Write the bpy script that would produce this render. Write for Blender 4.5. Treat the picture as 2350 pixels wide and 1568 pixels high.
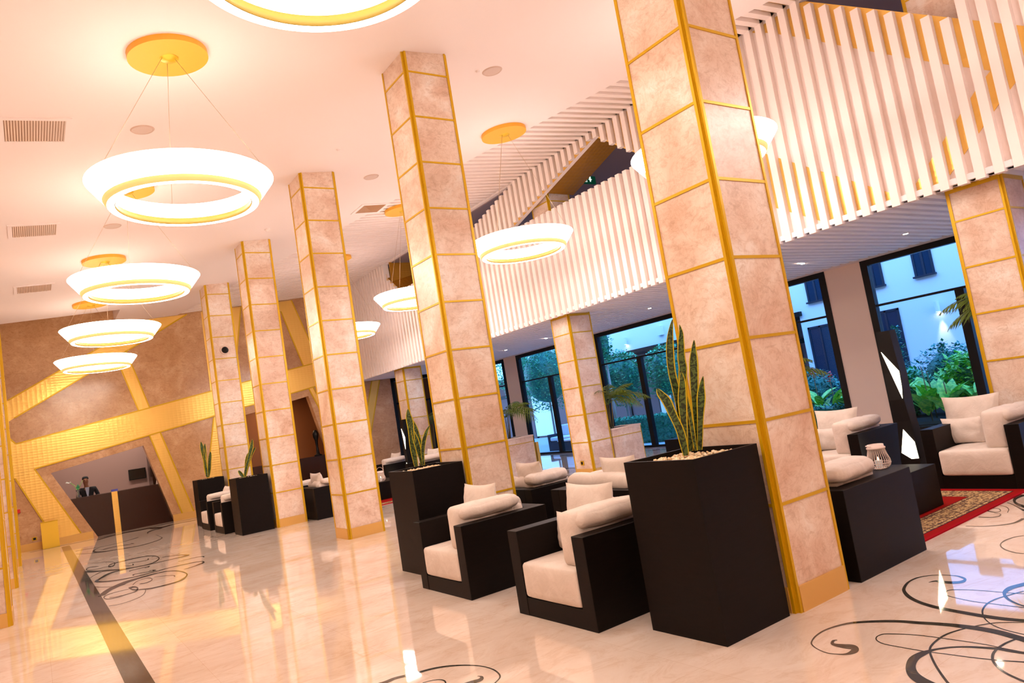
import bpy, bmesh, math, random, json
from mathutils import Vector, Matrix
from mathutils.geometry import tessellate_polygon
PI = math.pi
random.seed(7)
scene = bpy.context.scene
for o in list(bpy.data.objects): bpy.data.objects.remove(o)
COL = scene.collection

# ------------------------------------------------------------------ camera
YAW, PITCH, ROLL, FPX = 0.60827, 0.09377, -0.16252, 1626.7
fwd = Vector((math.sin(YAW)*math.cos(PITCH), math.cos(YAW)*math.cos(PITCH), math.sin(PITCH)))
r0 = Vector((math.cos(YAW), -math.sin(YAW), 0)); u0 = r0.cross(fwd)
rt = r0*math.cos(ROLL)+u0*math.sin(ROLL); up = u0*math.cos(ROLL)-r0*math.sin(ROLL)
cd = bpy.data.cameras.new('camera'); cam = bpy.data.objects.new('camera', cd); COL.objects.link(cam)
cd.sensor_fit = 'HORIZONTAL'; cd.sensor_width = 36; cd.lens = 36*FPX/2350; cd.clip_start = .05; cd.clip_end = 200
cam.matrix_world = Matrix(((rt.x, up.x, -fwd.x, 0), (rt.y, up.y, -fwd.y, 0), (rt.z, up.z, -fwd.z, 1.603), (0, 0, 0, 1)))
scene.camera = cam

# ------------------------------------------------------------------ world, exposure, lights
w = bpy.data.worlds.new('dusk_sky'); scene.world = w; w.use_nodes = True
wn = w.node_tree.nodes; bg = wn['Background']
tc = wn.new('ShaderNodeTexCoord'); sx = wn.new('ShaderNodeSeparateXYZ'); cr = wn.new('ShaderNodeValToRGB')
w.node_tree.links.new(tc.outputs['Generated'], sx.inputs[0]); w.node_tree.links.new(sx.outputs['Z'], cr.inputs[0])
cr.color_ramp.elements[0].color = (.26, .46, .84, 1); cr.color_ramp.elements[1].color = (.06, .26, .80, 1)
w.node_tree.links.new(cr.outputs[0], bg.inputs[0]); bg.inputs[1].default_value = 3.5
vs = scene.view_settings
vs.view_transform = 'Standard'; vs.look = 'None'; vs.gamma = 1.0; vs.use_curve_mapping = False; vs.exposure = 1.2
EM_RING = 8.5
RING_COL = (1.0, .868, .735)       # lamps of the walkway
RING_COL2 = (1.0, .91, .87)       # lamps of the lounge
try:
    scene.cycles.max_bounces = 7; scene.cycles.diffuse_bounces = 4; scene.cycles.glossy_bounces = 3
    scene.cycles.transparent_max_bounces = 12; scene.cycles.caustics_reflective = False; scene.cycles.caustics_refractive = False
    scene.cycles.sample_clamp_indirect = 6.0
except Exception: pass

# ------------------------------------------------------------------ materials
def srgb(r, g, b):
    f = lambda c: (c/255/12.92 if c/255 <= .04045 else ((c/255+.055)/1.055)**2.4)
    return (f(r), f(g), f(b), 1)
MATS = {}
class NT:
    def __init__(s, name):
        s.m = bpy.data.materials.new(name); s.m.use_nodes = True; s.t = s.m.node_tree
        s.b = s.t.nodes['Principled BSDF']; s.out = s.t.nodes['Material Output']
    def n(s, kind, **kw):
        x = s.t.nodes.new('ShaderNode'+kind)
        for k, v in kw.items(): setattr(x, k, v)
        return x
    def l(s, a, b): s.t.links.new(a, b)
    def pos(s, scale=(1, 1, 1), obj=False):
        mp = s.n('Mapping'); mp.inputs['Scale'].default_value = scale
        if obj: s.l(s.n('TexCoord').outputs['Object'], mp.inputs[0])
        else: s.l(s.n('NewGeometry').outputs['Position'], mp.inputs[0])
        return mp.outputs[0]
    def noise(s, v, sc, det=4, rough=.6, dist=0):
        x = s.n('TexNoise'); x.inputs['Scale'].default_value = sc; x.inputs['Detail'].default_value = det
        x.inputs['Roughness'].default_value = rough; x.inputs['Distortion'].default_value = dist
        s.l(v, x.inputs['Vector']); return x.outputs['Fac']
    def ramp(s, f, stops):
        x = s.n('ValToRGB'); e = x.color_ramp.elements
        while len(e) < len(stops): e.new(.5)
        for q, (p, c) in zip(e, stops): q.position = p; q.color = c
        s.l(f, x.inputs[0]); return x.outputs[0]
    def mix(s, f, a, b, mode='MIX'):
        x = s.n('Mix', data_type='RGBA', blend_type=mode)
        for sock, v in ((x.inputs[0], f), (x.inputs[6], a), (x.inputs[7], b)):
            if hasattr(v, 'is_linked') or hasattr(v, 'links'): s.l(v, sock)
            else: sock.default_value = v
        return x.outputs[2]
    def math(s, op, a, b=0.0):
        x = s.n('Math', operation=op)
        for sock, v in ((x.inputs[0], a), (x.inputs[1], b)):
            if hasattr(v, 'links'): s.l(v, sock)
            else: sock.default_value = v
        return x.outputs[0]
    def bump(s, f, st, dist=.01):
        x = s.n('Bump'); x.inputs['Strength'].default_value = st; x.inputs['Distance'].default_value = dist
        s.l(f, x.inputs['Height']); s.l(x.outputs[0], s.b.inputs['Normal'])
    def set(s, col=None, rough=None, metal=None, spec=None):
        if col is not None:
            if hasattr(col, 'links'): s.l(col, s.b.inputs['Base Color'])
            else: s.b.inputs['Base Color'].default_value = col
        if rough is not None: s.b.inputs['Roughness'].default_value = rough
        if metal is not None: s.b.inputs['Metallic'].default_value = metal
        if spec is not None: s.b.inputs['Specular IOR Level'].default_value = spec
        return s.m
def plain(name, col, rough=.5, metal=0, spec=.5):
    return NT(name).set(col, rough, metal, spec)
def emit(name, col, st):
    t = NT(name); e = t.n('Emission'); e.inputs[0].default_value = col; e.inputs[1].default_value = st
    t.l(e.outputs[0], t.out.inputs[0]); return t.m

def travertine(name, a, b, c, rough=.32, tile=.56, amt=.1):
    t = NT(name); p = t.pos()
    big = t.noise(p, 1.7, 6, .62, .6); fine = t.noise(t.pos((3, 3, 5)), 3.5, 7, .7, .8)
    c1 = t.ramp(big, [(.32, a), (.52, b), (.72, c)])
    c2 = t.ramp(fine, [(.34, (.84, .77, .71, 1)), (.50, (.99, .98, .97, 1)), (.7, (1.0, 1, 1, 1))])
    vein = t.ramp(t.noise(p, 4.2, 8, .75, 2.2), [(.47, (1, 1, 1, 1)), (.5, (.86, .78, .70, 1)), (.53, (1, 1, 1, 1))])
    col = t.mix(1.0, c1, c2, 'MULTIPLY'); col = t.mix(.8, col, vein, 'MULTIPLY')
    # every slab has a tone of its own
    sn = t.n('VectorMath', operation='SNAP'); t.l(p, sn.inputs[0]); sn.inputs[1].default_value = (1.3, 1.99, tile)
    wn_ = t.n('TexWhiteNoise', noise_dimensions='3D'); t.l(sn.outputs[0], wn_.inputs['Vector'])
    tone = t.ramp(wn_.outputs['Value'], [(0, (1-amt, 1-amt*1.25, 1-amt*1.5, 1)), (1, (1, 1, 1, 1))])
    col = t.mix(1.0, col, tone, 'MULTIPLY')
    return t.set(col, rough, 0, .5)
M = MATS
M['stone'] = travertine('travertine', srgb(222, 184, 160), srgb(241, 217, 200), srgb(252, 243, 236))
M['wallstone'] = travertine('brown_travertine', srgb(198, 150, 106), srgb(212, 166, 122), srgb(228, 188, 148), .22, .93, .10)
t = NT('brushed_gold'); M['gold'] = t.set(srgb(216, 170, 8), .38, .3, .5)
t = NT('embossed_gold')
wv = t.n('TexVoronoi', feature='F1'); wv.inputs['Scale'].default_value = 9; wv.inputs['Randomness'].default_value = 0.0; t.l(t.pos((1, 1, 1.6)), wv.inputs['Vector'])
t.bump(wv.outputs['Distance'], .22, .02)
M['goldpanel'] = t.set(srgb(250, 202, 104), .30, .5, .5)
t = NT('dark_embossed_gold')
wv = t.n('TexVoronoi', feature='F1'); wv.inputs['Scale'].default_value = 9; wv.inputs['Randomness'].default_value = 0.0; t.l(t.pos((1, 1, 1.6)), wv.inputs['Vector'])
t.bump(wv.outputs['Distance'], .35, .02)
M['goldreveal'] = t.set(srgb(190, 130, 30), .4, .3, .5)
M['yellow'] = plain('yellow_lacquer', srgb(250, 200, 50), .4)
M['white'] = plain('white_plaster', srgb(248, 232, 226), .75, 0, .3)
M['slat'] = plain('white_painted_slat', srgb(247, 230, 222), .55, 0, .3)
M['back'] = plain('cream_backing_board', srgb(252, 234, 226), .7, 0, .3)
M['soffit'] = plain('white_soffit_slat', srgb(246, 240, 240), .6)
M['cream'] = plain('cream_wall_paint', srgb(240, 214, 196), .7, 0, .3)
t = NT('dark_stained_wood'); g = t.noise(t.pos((1, 1, 9), True), 6, 5, .6)
M['black'] = t.set(t.ramp(g, [(.3, srgb(14, 8, 6)), (.7, srgb(21, 12, 9))]), .45, 0, .14)
M['blackmetal'] = plain('black_metal', srgb(14, 11, 12), .4, 0, .25)
t = NT('cream_linen')
nz = t.noise(t.pos((1, 1, 1), True), 7, 5, .6, .6); fn = t.noise(t.pos((1, 1, 1), True), 300, 2)
ht = t.math('ADD', nz, t.math('MULTIPLY', fn, .04)); t.bump(ht, .35, .03)
M['fabric'] = t.set(t.ramp(nz, [(.3, srgb(222, 206, 194)), (.7, srgb(235, 220, 210))]), .9, 0, .15)
t = NT('polished_marble'); p = t.pos()
b1 = t.noise(t.pos((.7, 1.3, 1)), 1.1, 8, .68, 1.2); b2 = t.noise(t.pos((1, 1.9, 1)), 2.6, 9, .75, 1.8)
cA = t.ramp(b1, [(.3, srgb(230, 204, 186)), (.5, srgb(242, 222, 208)), (.7, srgb(249, 234, 224))])
cB = t.ramp(b2, [(.40, (.90, .83, .76, 1)), (.50, (1, 1, 1, 1))])
col = t.mix(.7, cA, cB, 'MULTIPLY')
br = t.n('TexBrick'); br.offset = 0; br.inputs['Scale'].default_value = 1.0; br.inputs['Mortar Size'].default_value = .0015; br.inputs['Brick Width'].default_value = .995; br.inputs['Row Height'].default_value = .995
br.inputs['Color1'].default_value = (1, 1, 1, 1); br.inputs['Color2'].default_value = (.95, .93, .9, 1); br.inputs['Mortar'].default_value = (.86, .78, .7, 1); t.l(p, br.inputs['Vector'])
col = t.mix(1.0, col, br.outputs['Color'], 'MULTIPLY')
M['floor'] = t.set(col, .035, 0, .75); t.b.inputs['Coat Weight'].default_value = .35; t.b.inputs['Coat Roughness'].default_value = .02
t = NT('dark_marble_inlay'); M['inlay'] = t.set(t.ramp(t.noise(t.pos((4, 1, 1)), 9, 7, .7, 1), [(.35, srgb(44, 40, 34)), (.7, srgb(88, 80, 68))]), .05, 0, .7)
M['base'] = plain('gold_tinted_baseboard', srgb(226, 176, 96), .35, .25)
t = NT('window_glass'); tr = t.n('BsdfTransparent'); gl = t.n('BsdfGlossy'); gl.inputs['Roughness'].default_value = .0
tr.inputs[0].default_value = (.94, .98, 1, 1); fr = t.n('LayerWeight'); fr.inputs[0].default_value = .12; mx = t.n('MixShader')
mm = t.math('MULTIPLY', fr.outputs['Fresnel'], .8)
t.l(mm, mx.inputs[0]); t.l(tr.outputs[0], mx.inputs[1]); t.l(gl.outputs[0], mx.inputs[2]); t.l(mx.outputs[0], t.out.inputs[0]); M['glass'] = t.m
t = NT('clear_glass'); M['clear'] = t.set((.9, .95, .95, 1), .02); t.b.inputs['Transmission Weight'].default_value = .9
M['mahogany'] = plain('dark_mahogany', srgb(50, 22, 10), .22)
M['purple'] = plain('mauve_wall_paint', srgb(160, 132, 128), .6)
M['brownwall'] = plain('brown_wall_paint', srgb(150, 96, 56), .6)
M['duskpurple'] = plain('grey_mauve_ceiling_paint', srgb(140, 118, 120), .7)
M['skin'] = plain('skin', srgb(150, 104, 80), .5)
M['suit'] = plain('black_suit_cloth', srgb(20, 20, 28), .8)
M['shirt'] = plain('pale_blue_shirt', srgb(190, 205, 235), .8)
M['red'] = plain('red_plastic', srgb(215, 20, 20), .4)
M['screen'] = plain('dark_screen', srgb(24, 18, 16), .15)
M['ring'] = emit('lit_white_shade', (*RING_COL, 1), EM_RING); M['ring2'] = emit('lit_cool_white_shade', (*RING_COL2, 1), EM_RING)
M['spot'] = emit('lit_downlight', (1, .86, .66, 1), 60)
M['ringwood'] = plain('gold_veneer_added_glow', srgb(240, 208, 130), .45)
M['ringwood'].node_tree.nodes['Principled BSDF'].inputs['Emission Color'].default_value = (1, .66, .24, 1); M['ringwood'].node_tree.nodes['Principled BSDF'].inputs['Emission Strength'].default_value = .28  # faint glow added to the veneer so the band looks lit
M['innerwood'] = plain('walnut_veneer', (.50, .35, .075, 1), .5)
M['canopy'] = plain('gold_disc', srgb(246, 178, 52), .5, .1)
M['wire'] = plain('steel_cable', srgb(210, 180, 150), .4, .6)
M['lampglow'] = emit('lit_cutout', (1, .86, .60, 1), 4)
M['pebble'] = None
t = NT('pale_pebbles'); oi = t.noise(t.pos(), 40, 1); M['pebble'] = t.set(t.ramp(oi, [(.3, srgb(232, 184, 134)), (.5, srgb(250, 224, 184)), (.7, srgb(253, 242, 222))]), .7)
t = NT('snake_plant_green'); wv = t.n('TexWave', wave_type='BANDS', bands_direction='Z'); wv.inputs['Scale'].default_value = 7; wv.inputs['Distortion'].default_value = 14; wv.inputs['Detail'].default_value = 5; wv.inputs['Detail Scale'].default_value = 3; t.l(t.pos(), wv.inputs['Vector'])
M['leaf'] = t.set(t.ramp(wv.outputs['Fac'], [(.25, srgb(30, 46, 18)), (.75, srgb(84, 106, 48))]), .4)
M['leafedge'] = plain('yellow_leaf_margin', srgb(222, 196, 30), .4)
M['palm'] = plain('palm_green', srgb(92, 110, 26), .45)
M['palmstem'] = plain('palm_stem', srgb(110, 92, 48), .6)
M['facade'] = plain('white_render', srgb(226, 230, 232), .8)
M['facadebrown'] = plain('mauve_brown_render', srgb(120, 92, 88), .8)
M['outwin'] = plain('dark_window_glass', srgb(16, 44, 66), .12)
M['paving'] = plain('pale_paving', srgb(190, 200, 206), .7)
def foliage(name, a, b):
    t = NT(name); f = t.noise(t.pos(), 14, 2); m = t.set(t.ramp(f, [(.35, a), (.65, b)]), .5); return m
M['hedge'] = foliage('hedge_green', srgb(20, 110, 76), srgb(60, 170, 120))
M['tree'] = foliage('tree_green', srgb(30, 130, 84), srgb(96, 196, 136))
M['bright'] = foliage('bright_leaf_green', srgb(70, 180, 70), srgb(170, 232, 96))
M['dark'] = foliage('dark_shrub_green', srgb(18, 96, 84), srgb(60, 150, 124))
M['flower'] = plain('red_flower', srgb(230, 40, 34), .5)
M['bark'] = plain('pale_bark', srgb(170, 160, 150), .8)
M['soil'] = plain('dark_soil', srgb(40, 40, 30), .9)
M['wicker'] = plain('dark_blue_wicker', srgb(24, 34, 50), .7)
M['outcushion'] = plain('white_outdoor_cushion', srgb(232, 238, 240), .8)
M['lantern'] = plain('white_lantern_wicker', srgb(238, 214, 204), .6)
M['candle'] = emit('lit_candle', (1, .8, .45, 1), 6)
M['blue'] = plain('blue_label', srgb(60, 60, 170), .4)
M['exitgreen'] = emit('lit_exit_sign', srgb(14, 70, 50), .25)
M['exitwhite'] = emit('lit_exit_pictogram', (.9, 1, .9, 1), .45)
M['amber'] = emit('lit_amber_lamp', (1, .55, .05, 1), 4)
# rug
def rugmat(name, x0, x1, y0, y1):
    t = NT(name); g = t.n('NewGeometry'); s = t.n('SeparateXYZ'); t.l(g.outputs['Position'], s.inputs[0])
    dx = t.math('MINIMUM', t.math('SUBTRACT', s.outputs[0], x0), t.math('SUBTRACT', x1, s.outputs[0]))
    dy = t.math('MINIMUM', t.math('SUBTRACT', s.outputs[1], y0), t.math('SUBTRACT', y1, s.outputs[1]))
    dd = t.math('MINIMUM', dx, dy)
    vo = t.n('TexVoronoi', feature='F1', distance='MANHATTAN'); vo.inputs['Scale'].default_value = 24; vo.inputs['Randomness'].default_value = .7; t.l(g.outputs['Position'], vo.inputs['Vector'])
    vo2 = t.n('TexVoronoi', feature='DISTANCE_TO_EDGE'); vo2.inputs['Scale'].default_value = 34; t.l(g.outputs['Position'], vo2.inputs['Vector'])
    orn = t.ramp(vo.outputs['Distance'], [(.10, srgb(40, 40, 66)), (.2, srgb(186, 104, 80)), (.32, srgb(222, 192, 140)), (.62, srgb(206, 170, 116)), (.85, srgb(110, 84, 70))])
    orn = t.mix(t.ramp(vo2.outputs['Distance'], [(.04, (.8, .8, .8, 1)), (.1, (0, 0, 0, 1))]), orn, srgb(120, 84, 60))
    st = t.n('ValToRGB'); e = st.color_ramp; e.interpolation = 'CONSTANT'
    red, crm, navy = srgb(150, 14, 10), (0, 1, 0, 1), srgb(30, 20, 40)
    for q, (pp, c) in enumerate([(0, srgb(160, 8, 24)), (.06, red), (.2, navy), (.225, crm), (.30, navy), (.315, crm), (.69, navy), (.71, crm), (.78, navy), (.80, red)]):
        if q > 1: e.elements.new(pp)
        e.elements[q].position = pp; e.elements[q].color = c
    t.l(t.math('MULTIPLY', dd, 2.0), st.inputs[0])
    sep = t.n('SeparateColor'); t.l(st.outputs[0], sep.inputs[0])
    iscrm = t.math('GREATER_THAN', sep.outputs[1], .9)
    return t.set(t.mix(iscrm, st.outputs[0], orn), .95, 0, .1)

# ------------------------------------------------------------------ mesh helpers
class MB:
    def __init__(s): s.v = []; s.f = []; s.mi = []
    def add(s, vs, fs, mi=0):
        o = len(s.v); s.v += [tuple(x) for x in vs]; s.f += [tuple(i+o for i in f) for f in fs]; s.mi += [mi]*len(fs); return s
    def box(s, x0, x1, y0, y1, z0, z1, mi=0):
        return s.add([(x0, y0, z0), (x1, y0, z0), (x1, y1, z0), (x0, y1, z0), (x0, y0, z1), (x1, y0, z1), (x1, y1, z1), (x0, y1, z1)],
                     [(0, 3, 2, 1), (4, 5, 6, 7), (0, 1, 5, 4), (1, 2, 6, 5), (2, 3, 7, 6), (3, 0, 4, 7)], mi)
    def hexa(s, p, mi=0):
        return s.add(p, [(0, 3, 2, 1), (4, 5, 6, 7), (0, 1, 5, 4), (1, 2, 6, 5), (2, 3, 7, 6), (3, 0, 4, 7)], mi)
    def prism(s, poly, a0, a1, axis='Y', mi=0, holes=()):
        """extrude a 2-D polygon (with holes) between a0 and a1 along an axis"""
        def P(u, v, a): return {'Y': (u, a, v), 'X': (a, u, v), 'Z': (u, v, a)}[axis]
        loops = [list(poly)]+[list(h) for h in holes]
        tri = tessellate_polygon([[Vector((q[0], q[1], 0)) for q in L] for L in loops])
        flat = [q for L in loops for q in L]; n = len(flat)
        s.add([P(q[0], q[1], a0) for q in flat]+[P(q[0], q[1], a1) for q in flat],
              [t_ for t_ in tri]+[tuple(i+n for i in reversed(t_)) for t_ in tri], mi)
        b = len(s.v)-2*n; k = 0
        for L in loops:
            m = len(L)
            for i in range(m):
                j = (i+1) % m; s.f.append((b+k+i, b+k+j, b+n+k+j, b+n+k+i)); s.mi.append(mi)
            k += m
        return s
    def tube(s, pts, rad, n=8, mi=0, cap=True):
        pts = [Vector(p) for p in pts]; rr = rad if isinstance(rad, (list, tuple)) else [rad]*len(pts)
        o = len(s.v); a = None
        for i, p in enumerate(pts):
            d = (pts[min(i+1, len(pts)-1)]-pts[max(i-1, 0)]).normalized()
            if a is None: a = d.orthogonal().normalized()
            a = (a-d*a.dot(d)).normalized(); b = d.cross(a)
            for k in range(n):
                q = p+(a*math.cos(2*PI*k/n)+b*math.sin(2*PI*k/n))*rr[i]; s.v.append(tuple(q))
        for i in range(len(pts)-1):
            for k in range(n):
                s.f.append((o+i*n+k, o+i*n+(k+1) % n, o+(i+1)*n+(k+1) % n, o+(i+1)*n+k)); s.mi.append(mi)
        if cap:
            s.f.append(tuple(o+k for k in reversed(range(n)))); s.mi.append(mi)
            e = o+(len(pts)-1)*n; s.f.append(tuple(e+k for k in range(n))); s.mi.append(mi)
        return s
    def lathe(s, prof, n=48, c=(0, 0), mi=0, closed=False):
        o = len(s.v); m = len(prof)
        for k in range(n):
            a = 2*PI*k/n
            for r, z in prof: s.v.append((c[0]+r*math.cos(a), c[1]+r*math.sin(a), z))
        for k in range(n):
            for i in range(m if closed else m-1):
                j = (i+1) % m; k2 = (k+1) % n
                s.f.append((o+k*m+i, o+k2*m+i, o+k2*m+j, o+k*m+j)); s.mi.append(mi)
        return s
    def build(s, name, mats, parent=None, smooth=False, loc=None):
        me = bpy.data.meshes.new(name); me.from_pydata(s.v, [], s.f)
        for m in (mats if isinstance(mats, (list, tuple)) else [mats]): me.materials.append(m)
        me.polygons.foreach_set('material_index', s.mi)
        if smooth: me.polygons.foreach_set('use_smooth', [True]*len(me.polygons))
        me.update()
        bm = bmesh.new(); bm.from_mesh(me); bmesh.ops.recalc_face_normals(bm, faces=bm.faces[:]); bm.to_mesh(me); bm.free()
        o = bpy.data.objects.new(name, me); COL.objects.link(o)
        if parent: o.parent = parent
        if loc: o.location = loc
        return o
def empty(name, loc=(0, 0, 0), rz=0):
    o = bpy.data.objects.new(name, None); COL.objects.link(o); o.location = loc; o.rotation_euler = (0, 0, rz); o.empty_display_size = .1; return o
def tag(o, label=None, cat=None, group=None, kind=None):
    if label: o['label'] = label
    if cat: o['category'] = cat
    if group: o['group'] = group
    if kind: o['kind'] = kind
    return o
def struct(o, label=None): return tag(o, label, None, None, 'structure')
def kids(o): return [c for c in bpy.data.objects if c.parent == o]
def copy_tree(o, loc=None, rz=None, parent=None):
    c = o.copy(); COL.objects.link(c); c.parent = parent
    if loc is not None: c.location = loc
    if rz is not None: c.rotation_euler = (0, 0, rz)
    for ch in kids(o): copy_tree(ch, None, None, c)
    return c
def bevel(o, wdt, seg=3):
    m = o.modifiers.new('bevel', 'BEVEL'); m.width = wdt; m.segments = seg; m.limit_method = 'ANGLE'; m.angle_limit = math.radians(40); return o
def autosmooth(o):
    for p in o.data.polygons: p.use_smooth = True
    return o
def CZ(x): return 5.988+.085*(x-3.984)      # the hall ceiling rises towards the balcony
def XE(y): return min(8.98, 7.94-.258*(y-7.25))   # oblique edge where the ceiling turns into slats
def inside(poly, y):
    """z-intervals of a convex (y,z) polygon at y"""
    zs = []
    for i in range(len(poly)):
        (a, b), (c, d) = poly[i], poly[(i+1) % len(poly)]
        if (a-y)*(c-y) <= 0 and a != c: zs.append(b+(d-b)*(y-a)/(c-a))
    return (min(zs), max(zs)) if len(zs) > 1 else None
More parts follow.
